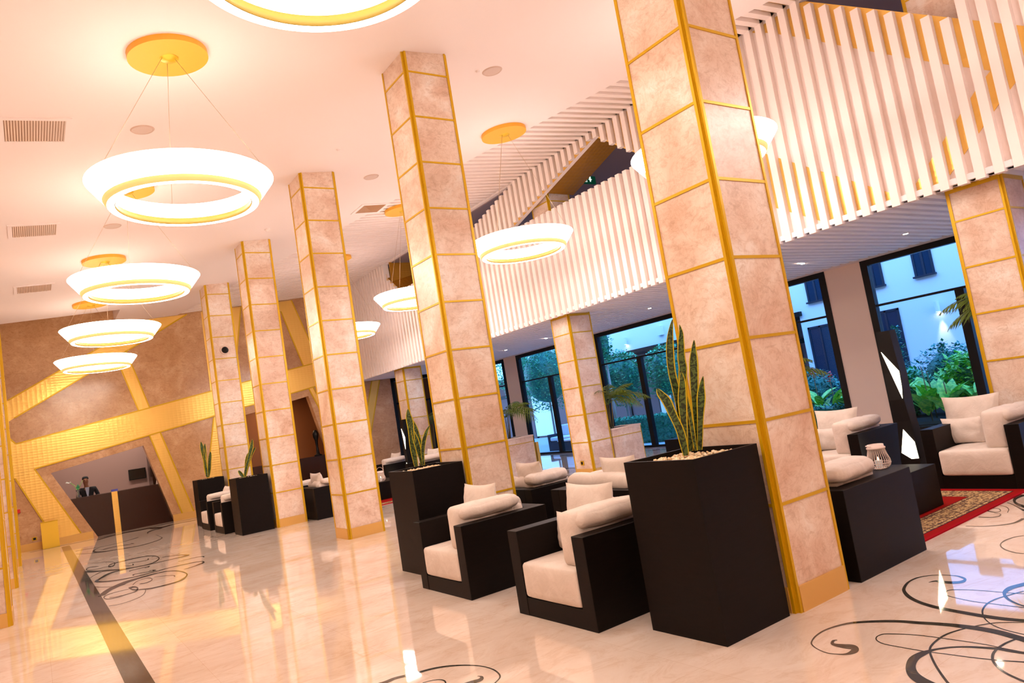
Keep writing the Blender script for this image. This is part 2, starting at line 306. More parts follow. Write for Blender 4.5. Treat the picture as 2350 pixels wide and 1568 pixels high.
D = json.loads(r'''{"bands":{"main_top":[[-0.375,2.956],[-0.286,2.794],[2.928,3.318],[4.564,3.586],[7.008,3.991],[7.813,4.109]],"main_bot":[[-0.384,2.013],[0.058,2.078],[3.119,2.589],[4.225,2.768],[5.53,2.992],[7.009,3.234],[7.801,3.369]],"b2":[[-0.366,3.954],[1.794,5.15],[3.085,5.893],[4.274,6.048],[2.732,5.147],[-0.269,3.472]],"b3":[[2.193,4.948],[2.478,4.995],[2.916,3.32],[2.635,3.255]],"b4":[[-0.384,2.013],[0.058,2.078],[0.942,0.197],[0.472,0.182],[0.199,0.683],[-0.374,1.911]],"b5":[[2.833,2.534],[3.118,2.577],[3.754,0.178],[3.443,0.183]],"b6":[[4.623,2.802],[4.93,2.865],[4.556,0.307],[4.213,0.506]],"b7":[[5.108,6.127],[5.79,6.181],[5.55,4.952],[5.358,3.888],[4.855,3.945]],"b8":[[6.611,6.26],[7.401,6.3],[7.806,4.918],[7.885,4.071],[7.512,4.071],[7.017,5.922]],"b8b":[[7.583,3.353],[7.728,3.356],[8.073,2.255],[7.923,2.233]],"b9":[[9.764,3.246],[10.054,3.213],[9.539,1.703],[9.277,1.742]]},"O1":[[0.406,1.905],[2.652,2.272],[3.235,0.044],[1.308,0.043]],"O2":[[5.282,2.722],[5.541,2.755],[7.005,2.995],[7.54,3.081],[7.808,1.83],[8.322,0.052]],"desk1":[[0.783,1.136],[2.718,1.118]],"desk2":[[7.069,1.128],[7.834,1.124]],"strip1":[[1.763,1.15],[1.902,1.122],[1.902,0.034],[1.757,0.044]],"panel":[[0.074,0.682],[0.439,0.681],[0.441,0.032],[0.07,0.038]],"person":[[1.193,1.653],[1.217,1.438],[1.093,1.129],[1.741,1.122]],"tv":[[2.478,1.655],[2.938,1.639],[2.921,1.355],[2.466,1.36]],"backright":[[3.015,2.037],[2.999,1.081]],"tri":[[3.016,1.444],[2.935,1.235],[3.019,1.122]],"vase":[[0.965,1.306],[0.969,1.128],[0.787,1.59],[0.844,1.543],[0.975,1.423],[1.092,1.591]],"red":[[-0.4,1.104],[-0.34,1.014]],"sock":[[-0.136,0.336],[-0.032,0.234]],"base":[[0.942,0.197],[1.231,0.188],[3.777,0.173],[-0.381,0.196]],"dome":[4.301,18.915,4.277],"sock2":[9.225,11.454,0.284],"farV":[[21.202,3.907],[20.329,4.072],[19.458,4.371],[18.77,4.528],[18.105,4.711],[17.178,4.594],[17.26,4.12],[17.675,4.054],[18.218,3.896],[18.964,3.722],[19.653,3.561],[20.175,3.422],[20.717,3.417],[21.288,3.392]],"farT":[[20.083,6.378],[19.47,6.438],[18.867,6.416],[18.872,6.018],[18.064,5.44],[18.517,5.5],[19.166,5.707],[19.619,6.027]],"midB":[[13.13,5.377],[13.086,5.725],[13.7,5.964],[12.308,5.517],[11.589,5.689],[12.09,6.357]],"leavesA":[[[[3.494,3.416,1.583],[3.505,3.404,1.543],[3.523,3.384,1.491],[3.54,3.366,1.393],[3.558,3.346,1.286],[3.563,3.34,1.183],[3.564,3.339,1.113]],0.046],[[[3.668,3.328,2.033],[3.643,3.355,1.923],[3.627,3.372,1.802],[3.62,3.38,1.679],[3.623,3.376,1.563],[3.625,3.375,1.448],[3.62,3.38,1.279],[3.618,3.382,1.119]],0.043],[[[3.737,3.338,1.991],[3.737,3.337,1.932],[3.73,3.345,1.876],[3.722,3.353,1.81],[3.717,3.359,1.753],[3.716,3.36,1.695],[3.709,3.368,1.648],[3.697,3.38,1.555],[3.69,3.388,1.403],[3.686,3.392,1.27],[3.676,3.403,1.125]],0.0398],[[[3.632,3.306,1.667],[3.627,3.311,1.593],[3.615,3.324,1.501],[3.606,3.333,1.409],[3.598,3.342,1.28],[3.587,3.354,1.119]],0.0427],[[[3.768,3.263,1.868],[3.756,3.276,1.794],[3.746,3.288,1.711],[3.732,3.303,1.58],[3.719,3.317,1.45],[3.709,3.328,1.309],[3.699,3.339,1.127]],0.0413],[[[3.773,3.248,1.616],[3.756,3.268,1.535],[3.743,3.282,1.443],[3.729,3.298,1.352],[3.716,3.312,1.26],[3.698,3.332,1.127]],0.0375],[[[3.664,3.334,1.515],[3.658,3.34,1.422],[3.651,3.348,1.319],[3.646,3.354,1.217],[3.64,3.36,1.129]],0.043],[[[3.645,3.316,1.506],[3.647,3.314,1.421],[3.647,3.314,1.345],[3.645,3.317,1.215],[3.645,3.317,1.131]],0.0204]],"leavesB":[[[[3.58,7.419,1.797],[3.577,7.421,1.721],[3.581,7.419,1.63],[3.578,7.421,1.54],[3.571,7.424,1.391],[3.573,7.423,1.267],[3.577,7.421,1.137]],0.0694],[[[3.624,7.448,1.678],[3.639,7.44,1.587],[3.652,7.434,1.499],[3.666,7.427,1.381],[3.671,7.425,1.25],[3.668,7.426,1.13]],0.0598],[[[3.768,7.306,1.574],[3.732,7.324,1.52],[3.714,7.333,1.483],[3.679,7.351,1.39],[3.655,7.363,1.275],[3.647,7.367,1.148]],0.0446],[[[3.592,7.424,1.583],[3.609,7.415,1.48],[3.621,7.409,1.383],[3.633,7.403,1.256],[3.64,7.4,1.14]],0.0595]],"leavesC":[[[[3.776,15.259,1.858],[3.744,15.266,1.71],[3.67,15.284,1.498],[3.596,15.301,1.288],[3.543,15.313,1.111]],0.0535],[[[3.833,15.3,1.688],[3.749,15.32,1.576],[3.662,15.34,1.394],[3.573,15.361,1.124]],0.0537],[[[3.445,15.287,1.271],[3.477,15.279,1.194],[3.508,15.272,1.117]],0.0533],[[[3.666,15.292,1.589],[3.621,15.302,1.418],[3.555,15.318,1.127]],0.0536]],"leavesD":[[[[3.538,19.311,2.061],[3.552,19.309,1.823],[3.572,19.305,1.546],[3.58,19.304,1.172]],0.0655],[[[3.737,19.328,1.777],[3.695,19.336,1.58],[3.661,19.342,1.366],[3.617,19.351,1.144]],0.0657],[[[3.574,19.305,1.655],[3.573,19.305,1.381],[3.588,19.302,1.149]],0.0546],[[[3.621,19.296,1.999],[3.589,19.302,1.707],[3.575,19.305,1.217]],0.0546]],"scroll":[[[4.89,2.63,0.0053],[4.934,2.603,0.0314],[4.933,2.55,0.048],[4.937,2.501,0.0573],[4.968,2.463,0.0474],[5.025,2.459,0.016],[5.059,2.485,0.0229],[5.087,2.531,0.0199],[5.088,2.578,0.0145],[5.076,2.639,0.0132],[5.035,2.698,0.0143],[4.96,2.742,0.0179],[4.854,2.746,0.018],[4.743,2.718,0.0195],[4.661,2.68,0.0218],[4.568,2.604,0.03],[4.498,2.513,0.0342],[4.449,2.407,0.0409],[4.425,2.307,0.0448],[4.41,2.199,0.0482],[4.399,2.097,0.0514],[4.398,1.994,0.0498],[4.414,1.897,0.0444],[4.435,1.839,0.0442]],[[4.867,2.058,0.0106],[4.852,2.161,0.0107],[4.843,2.276,0.0091],[4.823,2.373,0.0095],[4.792,2.437,0.013],[4.757,2.455,0.009],[4.711,2.442,0.0072],[4.673,2.412,0.0094],[4.649,2.353,0.0086],[4.623,2.237,0.0092],[4.622,2.137,0.0095],[4.621,2.04,0.011],[4.624,1.958,0.0124]],[[5.129,2.087,0.0476],[5.051,2.124,0.0514],[4.965,2.158,0.0461],[4.882,2.162,0.0297],[4.819,2.146,0.0178],[4.757,2.111,0.0185],[4.697,2.055,0.0169],[4.649,1.981,0.014],[4.616,1.901,0.0123]],[[4.918,2.077,0.01],[4.835,2.11,0.0122],[4.72,2.151,0.0127],[4.62,2.161,0.0114],[4.517,2.144,0.01],[4.441,2.117,0.0091],[4.36,2.072,0.0078],[4.29,2.011,0.0076],[4.244,1.944,0.0092],[4.22,1.87,0.0092],[4.204,1.801,0.0093]],[[3.701,2.58,0.0081],[3.685,2.593,0.016],[3.646,2.577,0.0182],[3.634,2.547,0.0385],[3.638,2.506,0.056],[3.645,2.467,0.0681],[3.627,2.43,0.0401],[3.588,2.418,0.04],[3.546,2.431,0.0241],[3.521,2.469,0.0102],[3.51,2.527,0.0087],[3.532,2.596,0.0074],[3.57,2.655,0.0082],[3.616,2.688,0.0085],[3.701,2.716,0.0116],[3.8,2.724,0.0141],[3.899,2.702,0.0206],[3.986,2.654,0.0306],[4.062,2.559,0.0382],[4.12,2.451,0.0408],[4.15,2.334,0.0454],[4.185,2.199,0.0496],[4.198,2.062,0.0597],[4.188,1.945,0.0605],[4.157,1.847,0.0583],[4.13,1.775,0.0581]],[[3.971,1.719,0.0089],[3.978,1.802,0.0091],[3.984,1.866,0.008],[3.991,1.933,0.0085],[3.985,2.064,0.0089],[3.973,2.2,0.0093],[3.956,2.291,0.0098],[3.922,2.376,0.0115],[3.897,2.415,0.0105],[3.855,2.425,0.0077],[3.816,2.413,0.0065],[3.785,2.384,0.0077],[3.765,2.335,0.0089],[3.763,2.244,0.0084],[3.767,2.126,0.0084],[3.782,2.02,0.0084],[3.799,1.897,0.0094],[3.825,1.784,0.0116],[3.861,1.68,0.0137]],[[4.396,1.868,0.0101],[4.355,1.942,0.0101],[4.322,1.997,0.0111],[4.265,2.043,0.0111],[4.208,2.075,0.0114],[4.142,2.108,0.0125],[4.046,2.137,0.0136],[3.95,2.141,0.0128],[3.851,2.129,0.0118],[3.778,2.102,0.0109],[3.694,2.051,0.0116],[3.59,1.977,0.0121],[3.472,1.882,0.0134],[3.428,1.838,0.0144]],[[3.965,1.717,0.0301],[3.961,1.795,0.0305],[3.961,1.857,0.0294],[3.939,1.933,0.0253],[3.915,1.989,0.0203],[3.879,2.04,0.0195],[3.834,2.079,0.0201],[3.793,2.102,0.0247],[3.732,2.119,0.0457],[3.652,2.122,0.0477],[3.559,2.093,0.0448],[3.482,2.046,0.0524],[3.43,1.988,0.0643],[3.398,1.922,0.0652]],[[4.128,1.832,0.0141],[4.052,1.85,0.0137],[3.963,1.854,0.0139],[3.885,1.844,0.0129],[3.807,1.814,0.0121],[3.743,1.769,0.0126],[3.689,1.713,0.0147],[3.648,1.642,0.0167],[3.628,1.598,0.0172]],[[6.247,2.551,0.0156],[6.19,2.594,0.0155],[6.068,2.618,0.0129],[5.937,2.596,0.0082],[5.826,2.526,0.0119],[5.759,2.436,0.0137],[5.745,2.372,0.0168]],[[6.817,2.754,0.0332],[6.653,2.764,0.0295],[6.551,2.832,0.0243],[6.488,2.938,0.021],[6.474,3.067,0.0155]],[[7.013,2.952,0.0068],[7.145,2.992,0.0066],[7.242,3.05,0.0091],[7.297,3.118,0.0101]],[[6.817,3.106,0.0269],[6.815,3.012,0.0288],[6.867,2.965,0.0162],[6.951,2.985,0.0067],[6.983,3.044,0.0118]],[[7.077,3.151,0.0148],[7.017,3.057,0.0267],[7.062,3.028,0.0088],[7.159,3.077,0.0111],[7.17,3.14,0.0163]],[[7.789,3.101,0.0867],[7.621,3.107,0.0392],[7.461,3.061,0.0199],[7.313,2.96,0.0487],[7.231,2.863,0.0639]],[[7.425,3.109,0.0078],[7.308,3.004,0.0131],[7.102,2.856,0.0227]],[[1.225,21.714,0.1389],[1.506,22.053,0.1947],[1.858,22.329,0.3403],[2.243,22.165,0.3293],[2.551,22.009,0.2357],[2.671,21.421,0.2688],[3.079,21.754,0.1878],[3.595,21.596,0.1478]],[[2.26,20.391,0.009],[2.31,20.812,0.0352],[2.494,21.166,0.1407],[2.634,21.148,0.1145],[2.657,21.563,0.0216]],[[1.111,19.281,0.0296],[0.997,18.932,0.0339],[0.984,18.512,0.0575],[1.108,18.096,0.1324],[1.393,17.876,0.1087],[1.752,17.639,0.0938],[2.108,17.881,0.0549],[2.289,18.278,0.0225],[2.321,18.674,0.0103],[2.33,19.628,0.0074]],[[1.134,18.564,0.086],[1.225,18.664,0.0945],[1.463,18.685,0.0817],[1.643,18.478,0.0721],[1.736,18.476,0.0265],[1.705,18.706,0.02]],[[0.654,18.981,0.0273],[0.921,18.296,0.0307],[1.06,18.122,0.0428]],[[0.672,19.725,0.0742],[0.869,19.69,0.0661],[1.2,19.41,0.0552],[1.677,19.548,0.047],[1.996,19.882,0.0374]],[[0.628,15.012,0.0919],[0.759,14.656,0.1016],[0.914,14.434,0.0806],[1.087,14.109,0.0824],[1.349,13.918,0.0756],[1.557,13.95,0.0524],[1.687,14.234,0.0254],[1.741,14.57,0.0121],[1.726,14.966,0.0262],[1.626,15.239,0.0638],[1.447,15.337,0.1052],[1.259,15.32,0.1023],[1.104,15.284,0.0908],[1.035,15.213,0.0427],[0.992,15.068,0.0127],[1.005,14.835,0.0562],[1.06,14.938,0.0223],[1.109,15.34,0.0096],[1.068,15.646,0.019],[0.958,15.932,0.0317],[0.819,15.982,0.0356]],[[0.853,15.333,0.019],[0.738,15.527,0.0558],[0.669,15.398,0.0164],[0.666,15.153,0.02],[0.758,14.984,0.0466],[0.933,14.975,0.0549],[1.056,14.95,0.0655]],[[1.319,14.515,0.0061],[1.303,14.302,0.0239],[1.249,14.329,0.0273],[1.18,14.464,0.0163]],[[1.596,14.801,0.0071],[1.567,14.601,0.0326],[1.475,14.596,0.0391],[1.281,14.763,0.0263]],[[2.123,13.953,0.0464],[2.059,13.86,0.1061],[1.856,13.854,0.0589],[1.545,13.855,0.068],[1.203,13.964,0.0967],[0.955,13.948,0.0963],[0.797,13.611,0.064],[0.689,13.238,0.0526],[0.87,12.877,0.0775],[1.126,12.706,0.079],[1.406,12.73,0.0636],[1.701,12.795,0.0585],[1.988,12.739,0.0587],[2.095,12.667,0.0499],[2.123,12.52,0.0166],[2.065,12.39,0.0742],[1.959,12.288,0.0401],[1.78,12.185,0.0184]],[[2.118,13.924,0.047],[2.062,14.15,0.0388],[1.929,14.35,0.041],[1.78,14.45,0.0285]],[[2.234,13.094,0.0189],[2.231,13.246,0.0296],[2.139,13.323,0.0368],[1.935,13.343,0.0369],[1.883,13.342,0.0077],[1.925,13.088,0.0139]],[[1.171,13.532,0.0217],[1.207,13.603,0.0407],[1.314,13.595,0.0368],[1.455,13.614,0.0423],[1.448,13.514,0.0221],[1.391,13.495,0.0505]],[[1.165,12.905,0.0099],[1.196,13.029,0.0417],[1.335,12.922,0.0378],[1.452,12.873,0.053],[1.448,12.994,0.0228],[1.402,13.01,0.0498]],[[0.639,11.565,0.0909],[0.745,11.926,0.1099],[0.882,12.173,0.1505],[1.049,12.38,0.1659],[1.237,12.467,0.1165],[1.471,12.503,0.0708],[1.638,12.363,0.0364],[1.719,12.037,0.0211],[1.731,11.654,0.0152],[1.665,11.356,0.0298],[1.543,11.135,0.0663],[1.366,11.076,0.0859],[1.206,11.107,0.0812],[1.119,11.199,0.0515],[1.028,11.336,0.0387],[0.992,11.54,0.017],[1.015,11.686,0.0709],[1.061,11.573,0.0234],[1.061,11.375,0.0179],[1.003,11.169,0.0372],[0.886,11.11,0.049],[0.765,11.067,0.0479],[0.684,11.112,0.0213],[0.651,11.289,0.0082],[0.679,11.472,0.0207],[0.766,11.568,0.035],[0.896,11.57,0.0264],[0.969,11.556,0.0197]],[[0.851,11.155,0.0177],[0.779,11.14,0.023],[0.707,11.212,0.0182]],[[1.134,11.814,0.0353],[1.198,11.741,0.0514],[1.29,11.862,0.0174],[1.316,12.071,0.0094],[1.273,12.23,0.0284],[1.14,12.151,0.0134],[1.048,11.853,0.0088]],[[1.574,11.684,0.0088],[1.577,11.82,0.0166],[1.493,11.991,0.019],[1.361,12.145,0.0163]],[[1.132,11.168,0.0073],[1.104,10.932,0.0079],[1.035,10.665,0.0125],[0.903,10.495,0.0207],[0.75,10.45,0.0213],[0.647,10.52,0.0183]],[[0.635,13.874,0.0104],[0.717,14.14,0.0137],[0.84,14.376,0.0374],[0.978,14.233,0.0294]],[[0.634,12.645,0.0108],[0.712,12.397,0.0138],[0.855,12.154,0.021],[0.979,12.108,0.0348]],[[1.61,4.603,0.0631],[1.746,4.562,0.0525],[1.826,4.565,0.0467],[1.894,4.54,0.0412],[1.963,4.514,0.037],[2.069,4.479,0.0328],[2.158,4.412,0.0267],[2.231,4.315,0.0183],[2.276,4.212,0.0121],[2.291,4.099,0.0114],[2.277,4.005,0.0114],[2.249,3.939,0.0105],[2.205,3.901,0.0119],[2.152,3.88,0.0111],[2.065,3.9,0.0085]],[[1.904,4.316,0.008],[1.954,4.298,0.0099],[1.995,4.262,0.0104],[2.006,4.223,0.0116],[1.998,4.182,0.0088],[1.968,4.138,0.0097],[1.921,4.123,0.0088]],[[2.171,4.08,0.0077],[2.181,4.056,0.0163],[2.172,4.031,0.0246],[2.143,4.014,0.051],[2.1,4.022,0.0612],[2.041,4.024,0.0849],[1.984,4.026,0.0928]]]}''')
# ------------------------------------------------------------------ floor, walls, ceiling
WY = 22.75                                   # far wall plane
XB, XW, ZS = 9.0, 13.6, 3.333                # balcony face, window wall, soffit height
struct(MB().box(-5, 13.78, -4, 26, -.12, 0).build('floor', M['floor']), 'polished peach marble floor of the lobby')
# hall ceiling (sloping) with a recess in front of the far wall on the left
def slab(poly, name, mat, dz0=0, dz1=.12):
    b = MB(); tri = tessellate_polygon([[Vector((x, y, 0)) for x, y in poly]]); n = len(poly)
    b.add([(x, y, CZ(x)+dz0) for x, y in poly]+[(x, y, CZ(x)+dz1) for x, y in poly], list(tri)+[tuple(i+n for i in reversed(q)) for q in tri])
    for i in range(n): j = (i+1) % n; b.f.append((i, j, n+j, n+i)); b.mi.append(0)
    return b.build(name, mat)
ye = 7.25-(8.98-7.94)/.258
struct(slab([(-5, -4), (8.98, -4), (8.98, ye), (XE(WY), WY), (2.24, WY), (2.24, 20.8), (-5, 20.8)], 'ceiling', M['white'], 0, .07), 'white sloping plaster ceiling of the lobby')
struct(MB().box(-5, 2.3, 20.6, WY+.3, 6.45, 6.6).build('ceiling_recess', M['white']), 'pale raised ceiling recess before the far wall')
b = MB(); b.hexa([(-5, 20.62, CZ(-5)+.02), (2.36, 20.62, CZ(2.36)+.02), (2.36, 20.78, CZ(2.36)+.02), (-5, 20.78, CZ(-5)+.02), (-5, 20.62, 6.5), (2.36, 20.62, 6.5), (2.36, 20.78, 6.5), (-5, 20.78, 6.5)]); b.box(2.26, 2.36, 20.78, WY, 5.87, 6.5); struct(b.build('ceiling_recess_side', M['white']), 'pale sides added to close the raised ceiling recess to sky light')  # panels added to keep sky light from leaking in over the ceiling
struct(slab([(XE(WY)-.3, WY), (XE(4)-.3, 4), (8.7, -4), (9.12, -4), (9.12, WY)], 'ceiling_backing', M['back'], .072, .12), 'cream board behind the ceiling slats')
struct(MB().box(-5.15, -5, -4, 23, 0, 6.6).build('wall_left', M['stone']), 'stone wall on the left side of the lobby')
struct(MB().box(-5, 14, -4.15, -4, 0, 6.9).build('wall_back', M['cream']), 'cream wall behind the viewer')
# far wall with two slanting openings
O1 = [tuple(q) for q in D['O1']]; O2 = [tuple(q) for q in D['O2']]
O1 = [(.406, 1.905), (2.652, 2.272), (3.235, .0), (1.325, .0)]
O2 = [(5.0, 2.66), (7.54, 3.081), (7.81, 1.83), (8.35, 0.0), (5.3, 0.0)]
outer = [(-5, 0), O1[3], O1[0], O1[1], O1[2], O2[4], O2[0], O2[1], O2[2], O2[3], (10.47, 0), (10.47, 6.7), (-5, 6.7)]
struct(MB().prism(outer, WY, WY+.28, 'Y').build('wall_far', M['wallstone']), 'brown travertine feature wall at the far end of the lobby')
tr = MB()
def rev(poly, idx, b, y0=WY-.002, y1=WY+.30, t_=.012):
    n = len(poly)
    cx = sum(p[0] for p in poly)/n; cz = sum(p[1] for p in poly)/n
    for i in idx:
        (a, z), (c, e) = poly[i], poly[(i+1) % n]
        def inn(x, zz): d = math.hypot(cx-x, cz-zz); return (x+(cx-x)/d*t_*2, zz+(cz-zz)/d*t_*2)
        p, q = inn(a, z), inn(c, e)
        b.hexa([(a, y0, z), (c, y0, e), (c, y1, e), (a, y1, z), (p[0], y0, p[1]), (q[0], y0, q[1]), (q[0], y1, q[1]), (p[0], y1, p[1])])

bb = MB()
for a, c in ((-5, 1.22), (3.2, 5.28), (8.36, 10.47)): bb.box(a, c, WY-.02, WY+.001, 0, .19)
struct(bb.build('baseboard_far', M['base']), 'gold-toned baseboard along the far stone wall')

# gold bands inlaid across the far wall
B = D['bands']
def band(poly, edges, dy, label):
    o = MB().prism(poly, WY-.012-dy, WY+.0, 'Y').build('gold_wall_band', M['goldpanel'])
    e_ = MB()
    for i in edges:
        (a, z), (c, e) = poly[i], poly[(i+1) % len(poly)]
        L = math.hypot(c-a, e-z); nx, nz = -(e-z)/L*.018, (c-a)/L*.018
        q = [(a-nx, z-nz), (c-nx, e-nz), (c+nx, e+nz), (a+nx, z+nz)]
        e_.hexa([(x, WY-.02-dy, zz) for x, zz in q]+[(x, WY, zz) for x, zz in q])
    ed = e_.build('gold_edge_strip', M['gold'], o)
    return struct(o, label)
band([tuple(q) for q in B['main_bot'][:2]+[B['main_bot'][2], B['main_bot'][4], (7.001, 3.234), (9.0, 3.56), (9.3, 4.36), (7.008, 3.991), (4.564, 3.586), (2.928, 3.318), (-.286, 2.794), (-.6, 3.2), (-.6, 1.98)]],
     [1, 2, 3, 4, 6, 7, 8, 9, 10], .012, 'wide gold band running across the far stone wall')
band([(-.9, 3.60), (-.366, 3.954), (1.794, 5.15), (3.07, 5.90), (4.20, 5.99), (2.732, 5.147), (-.269, 3.472), (-.9, 3.1)], [1, 2, 4, 5], .004, 'gold band rising to the ceiling behind the hanging lamps')
band([tuple(q) for q in [(2.193, 4.93), (2.478, 5.03), (2.916, 3.32), (2.635, 3.255)]], [1, 3], .002, 'short gold band joining the rising band to the wide one')
band([(-.6, 1.98), (.058, 2.078), (.942, .197), (.35, .182), (-.374, 1.911)], [1, 3], .002, 'broad gold band left of the reception opening')
band([tuple(q) for q in B['b5']], [1, 3], .002, 'narrow gold band right of the reception opening')
band([(4.6, 2.80), (4.96, 2.86), (4.62, .19), (4.05, .19)], [1, 3], .002, 'gold band between the two openings of the far wall')
band([(4.6, 6.04), (5.79, 6.14), (5.55, 4.952), (5.33, 3.70), (4.6, 3.60)], [1, 2], .002, 'gold wedge high up between the fourth and fifth columns')
band([(6.5, 6.19), (7.401, 6.27), (7.806, 4.918), (8.1, 4.16), (7.512, 4.06), (7.017, 5.922)], [1, 2, 4], .002, 'dark gold band beside the slatted ceiling')
band([(7.583, 3.325), (7.728, 3.35), (8.95, .19), (8.75, .19)], [1, 3], .002, 'thin gold band right of the second opening')
band([(9.78, 3.32), (10.07, 3.32), (9.53, 1.703), (9.1, .19), (8.95, .19), (9.27, 1.742)], [1, 2, 5], .002, 'pale gold band below the balcony')
# rooms behind the openings
rm = MB(); rm.box(-.6, 4.6, 25.5, 25.6, 0, 3.4); rm.box(-.7, -.6, WY+.28, 25.6, 0, 3.4); rm.box(4.6, 4.7, WY+.28, 25.6, 0, 3.4); rm.box(-.7, 4.7, WY+.28, 25.6, 3.3, 3.4)
struct(rm.build('wall_reception', M['purple']), 'mauve walls of the reception room')
rm = MB(); rm.box(4.7, 9.3, 25.5, 25.6, 0, 3.4); rm.box(9.3, 9.4, WY+.28, 25.6, 0, 3.4); rm.box(4.7, 9.4, WY+.28, 25.6, 3.3, 3.4)
struct(rm.build('wall_office', M['brownwall']), 'brown walls of the room behind the second opening')
struct(MB().box(3.02, 3.4, 24.6, 25.5, 0, 2.05).build('door_1', M['mahogany']), 'dark doorway at the right of the reception room')
rm = MB(); rm.box(9.4, 13.6, 25.8, 25.9, 0, 3.4); rm.box(9.4, 10.47, WY+.28, 25.8, 0, .02)
struct(rm.build('wall_passage', M['brownwall']), 'dark wall at the end of the window aisle')
df = MB(); df.box(10.47, 10.60, WY+.02, WY+.14, 0, 3.33); df.box(13.4, 13.6, WY+.02, WY+.14, 0, 3.33); df.box(10.47, 13.6, WY+.02, WY+.14, 3.22, 3.333); df.box(10.47, 13.6, WY+.03, WY+.12, 2.40, 2.46); df.box(11.9, 12.05, WY+.03, WY+.12, 0, 2.40)
dr = struct(df.build('door_2', M['blackmetal']), 'black framed glass doors at the end of the window aisle')
MB().box(10.6, 13.4, WY+.07, WY+.08, .02, 3.22).build('glass', M['glass'], dr)

# ------------------------------------------------------------------ reception things
def desk(x0, x1, label):
    o = MB().box(x0, x1, WY+.285, WY+.9, 0, 1.08).build('reception_desk', M['mahogany'])
    MB().box(x0-.01, x1+.01, WY+.285, WY+.95, 1.08, 1.12).build('counter_top', M['mahogany'], o)
    return tag(o, label, 'desk')
d1 = desk(-.3, 4.4, 'dark mahogany reception desk in the left opening of the far wall')
d2 = desk(4.8, 9.2, 'dark red-brown counter inside the second opening of the far wall')
gp = MB().box(1.76, 1.905, WY+.20, WY+.285, .0, 1.13).build('gold_pilaster', M['goldpanel'], d1); tag(gp, 'gold embossed strip on the desk front')
nm = MB(); nm.hexa([(1.77, WY+.30, 1.12), (1.93, WY+.30, 1.12), (1.93, WY+.34, 1.12), (1.77, WY+.34, 1.12), (1.77, WY+.31, 1.19), (1.93, WY+.31, 1.19), (1.93, WY+.33, 1.19), (1.77, WY+.33, 1.19)])
o = nm.build('desk_sign', M['blue']); tag(o, 'small blue sign standing on the reception desk', 'sign')
pn = MB().box(.07, .44, 22.36, 22.44, 0, .68).build('yellow_stand', M['yellow']); tag(pn, 'plain bright yellow panel stand against the far wall', 'stand')
MB().box(.065, .445, 22.35, 22.45, .665, .682).build('top_edge', M['gold'], pn)
tv = MB().box(2.47, 2.95, 25.42, 25.49, 1.33, 1.66).build('television', M['blackmetal']); tag(tv, 'small black wall television in the reception room', 'television')
MB().box(2.49, 2.93, 25.412, 25.422, 1.35, 1.64).build('screen', M['screen'], tv)
ns = MB(); ns.prism([(2.93, 1.12), (3.06, 1.12), (3.0, 1.46)], 23.30, 23.33, 'Y'); o = ns.build('tent_card', M['white']); tag(o, 'white triangular tent card on the reception desk', 'card')
fa = MB().box(-.41, -.33, WY-.05, WY-.001, 1.01, 1.105).build('fire_alarm', M['red']); tag(fa, 'small red fire alarm call point on the far wall', 'fire alarm')
def socket(x, y, z, ax, label):
    root = empty('wall_socket', (x, y, z))
    if ax == 'Y': MB().box(-.055, .055, -.012, 0, -.045, .045).build('plate', M['gold'], root); MB().box(-.03, .03, -.016, -.011, -.028, .028).build('outlet', M['blackmetal'], root)
    else: MB().box(-.012, 0, -.05, .05, -.045, .045).build('plate', M['gold'], root); MB().box(-.016, -.011, -.028, .028, -.028, .028).build('outlet', M['blackmetal'], root)
    tag(root, label, 'socket')
socket(-.085, WY, .285, 'Y', 'gold plated black socket low on the far wall')
socket(9.222, 11.46, .284, 'X', 'gold plated black socket low on a window-side column')
# added lamps, not seen, that brighten the rooms behind the openings and the mezzanine
def fill_lamp(x, y, z, en, label, cat='lamp', sz=.3, col=(1, .82, .66)):
    r = empty('added_room_lamp', (x, y, z)); tag(r, label, cat)
    MB().lathe([(.001, -.02), (sz*.5, -.02), (sz*.5+.03, 0)], 24).build('housing', M['white'], r)
    l = bpy.data.lights.new('added_room_light', 'AREA'); l.shape = 'DISK'; l.size = sz; l.energy = en; l.color = col
    lo = bpy.data.objects.new('added_room_light', l); COL.objects.link(lo); lo.parent = r; lo.location = (0, 0, -.03)
fill_lamp(1.0, 24.3, 3.3, 16, 'added fill lamp of the reception room over the receptionist'); fill_lamp(2.6, 24.3, 3.3, 16, 'added fill lamp of the reception room over the television side')
fill_lamp(6.8, 24.4, 3.3, 14, 'added fill lamp of the room behind the second opening', col=(1, .62, .36))
# vase with one white flower
vz = empty('flower_vase', (.98, 23.05, 1.12)); tag(vz, 'clear glass vase with a white lily on the reception desk', 'vase')
MB().lathe([(.001, 0), (.05, 0), (.055, .02), (.04, .10), (.035, .16), (.05, .22), (.046, .22), (.03, .16), (.035, .10), (.045, .02), (.001, .012)], 20).build('glass_body', M['clear'], vz, True)
MB().tube([(0, 0, .03), (-.01, 0, .22), (-.05, 0, .34), (-.15, 0, .44)], .006, 6).build('stem', M['bright'], vz, True)
MB().tube([(0, 0, .03), (.02, 0, .22), (.08, 0, .36), (.14, 0, .46)], .005, 6).build('stem', M['bright'], vz, True)
fl_ = MB()
for k in range(5):
    a = 2*PI*k/5; fl_.add([(-.17, 0, .45), (-.17+.05*math.cos(a)-.02, .05*math.sin(a), .49), (-.17+.07*math.cos(a+.3)-.03, .07*math.sin(a+.3), .46), (-.17+.05*math.cos(a+.7), .05*math.sin(a+.7), .43)], [(0, 1, 2, 3)])
fl_.build('flower', M['outcushion'], vz)
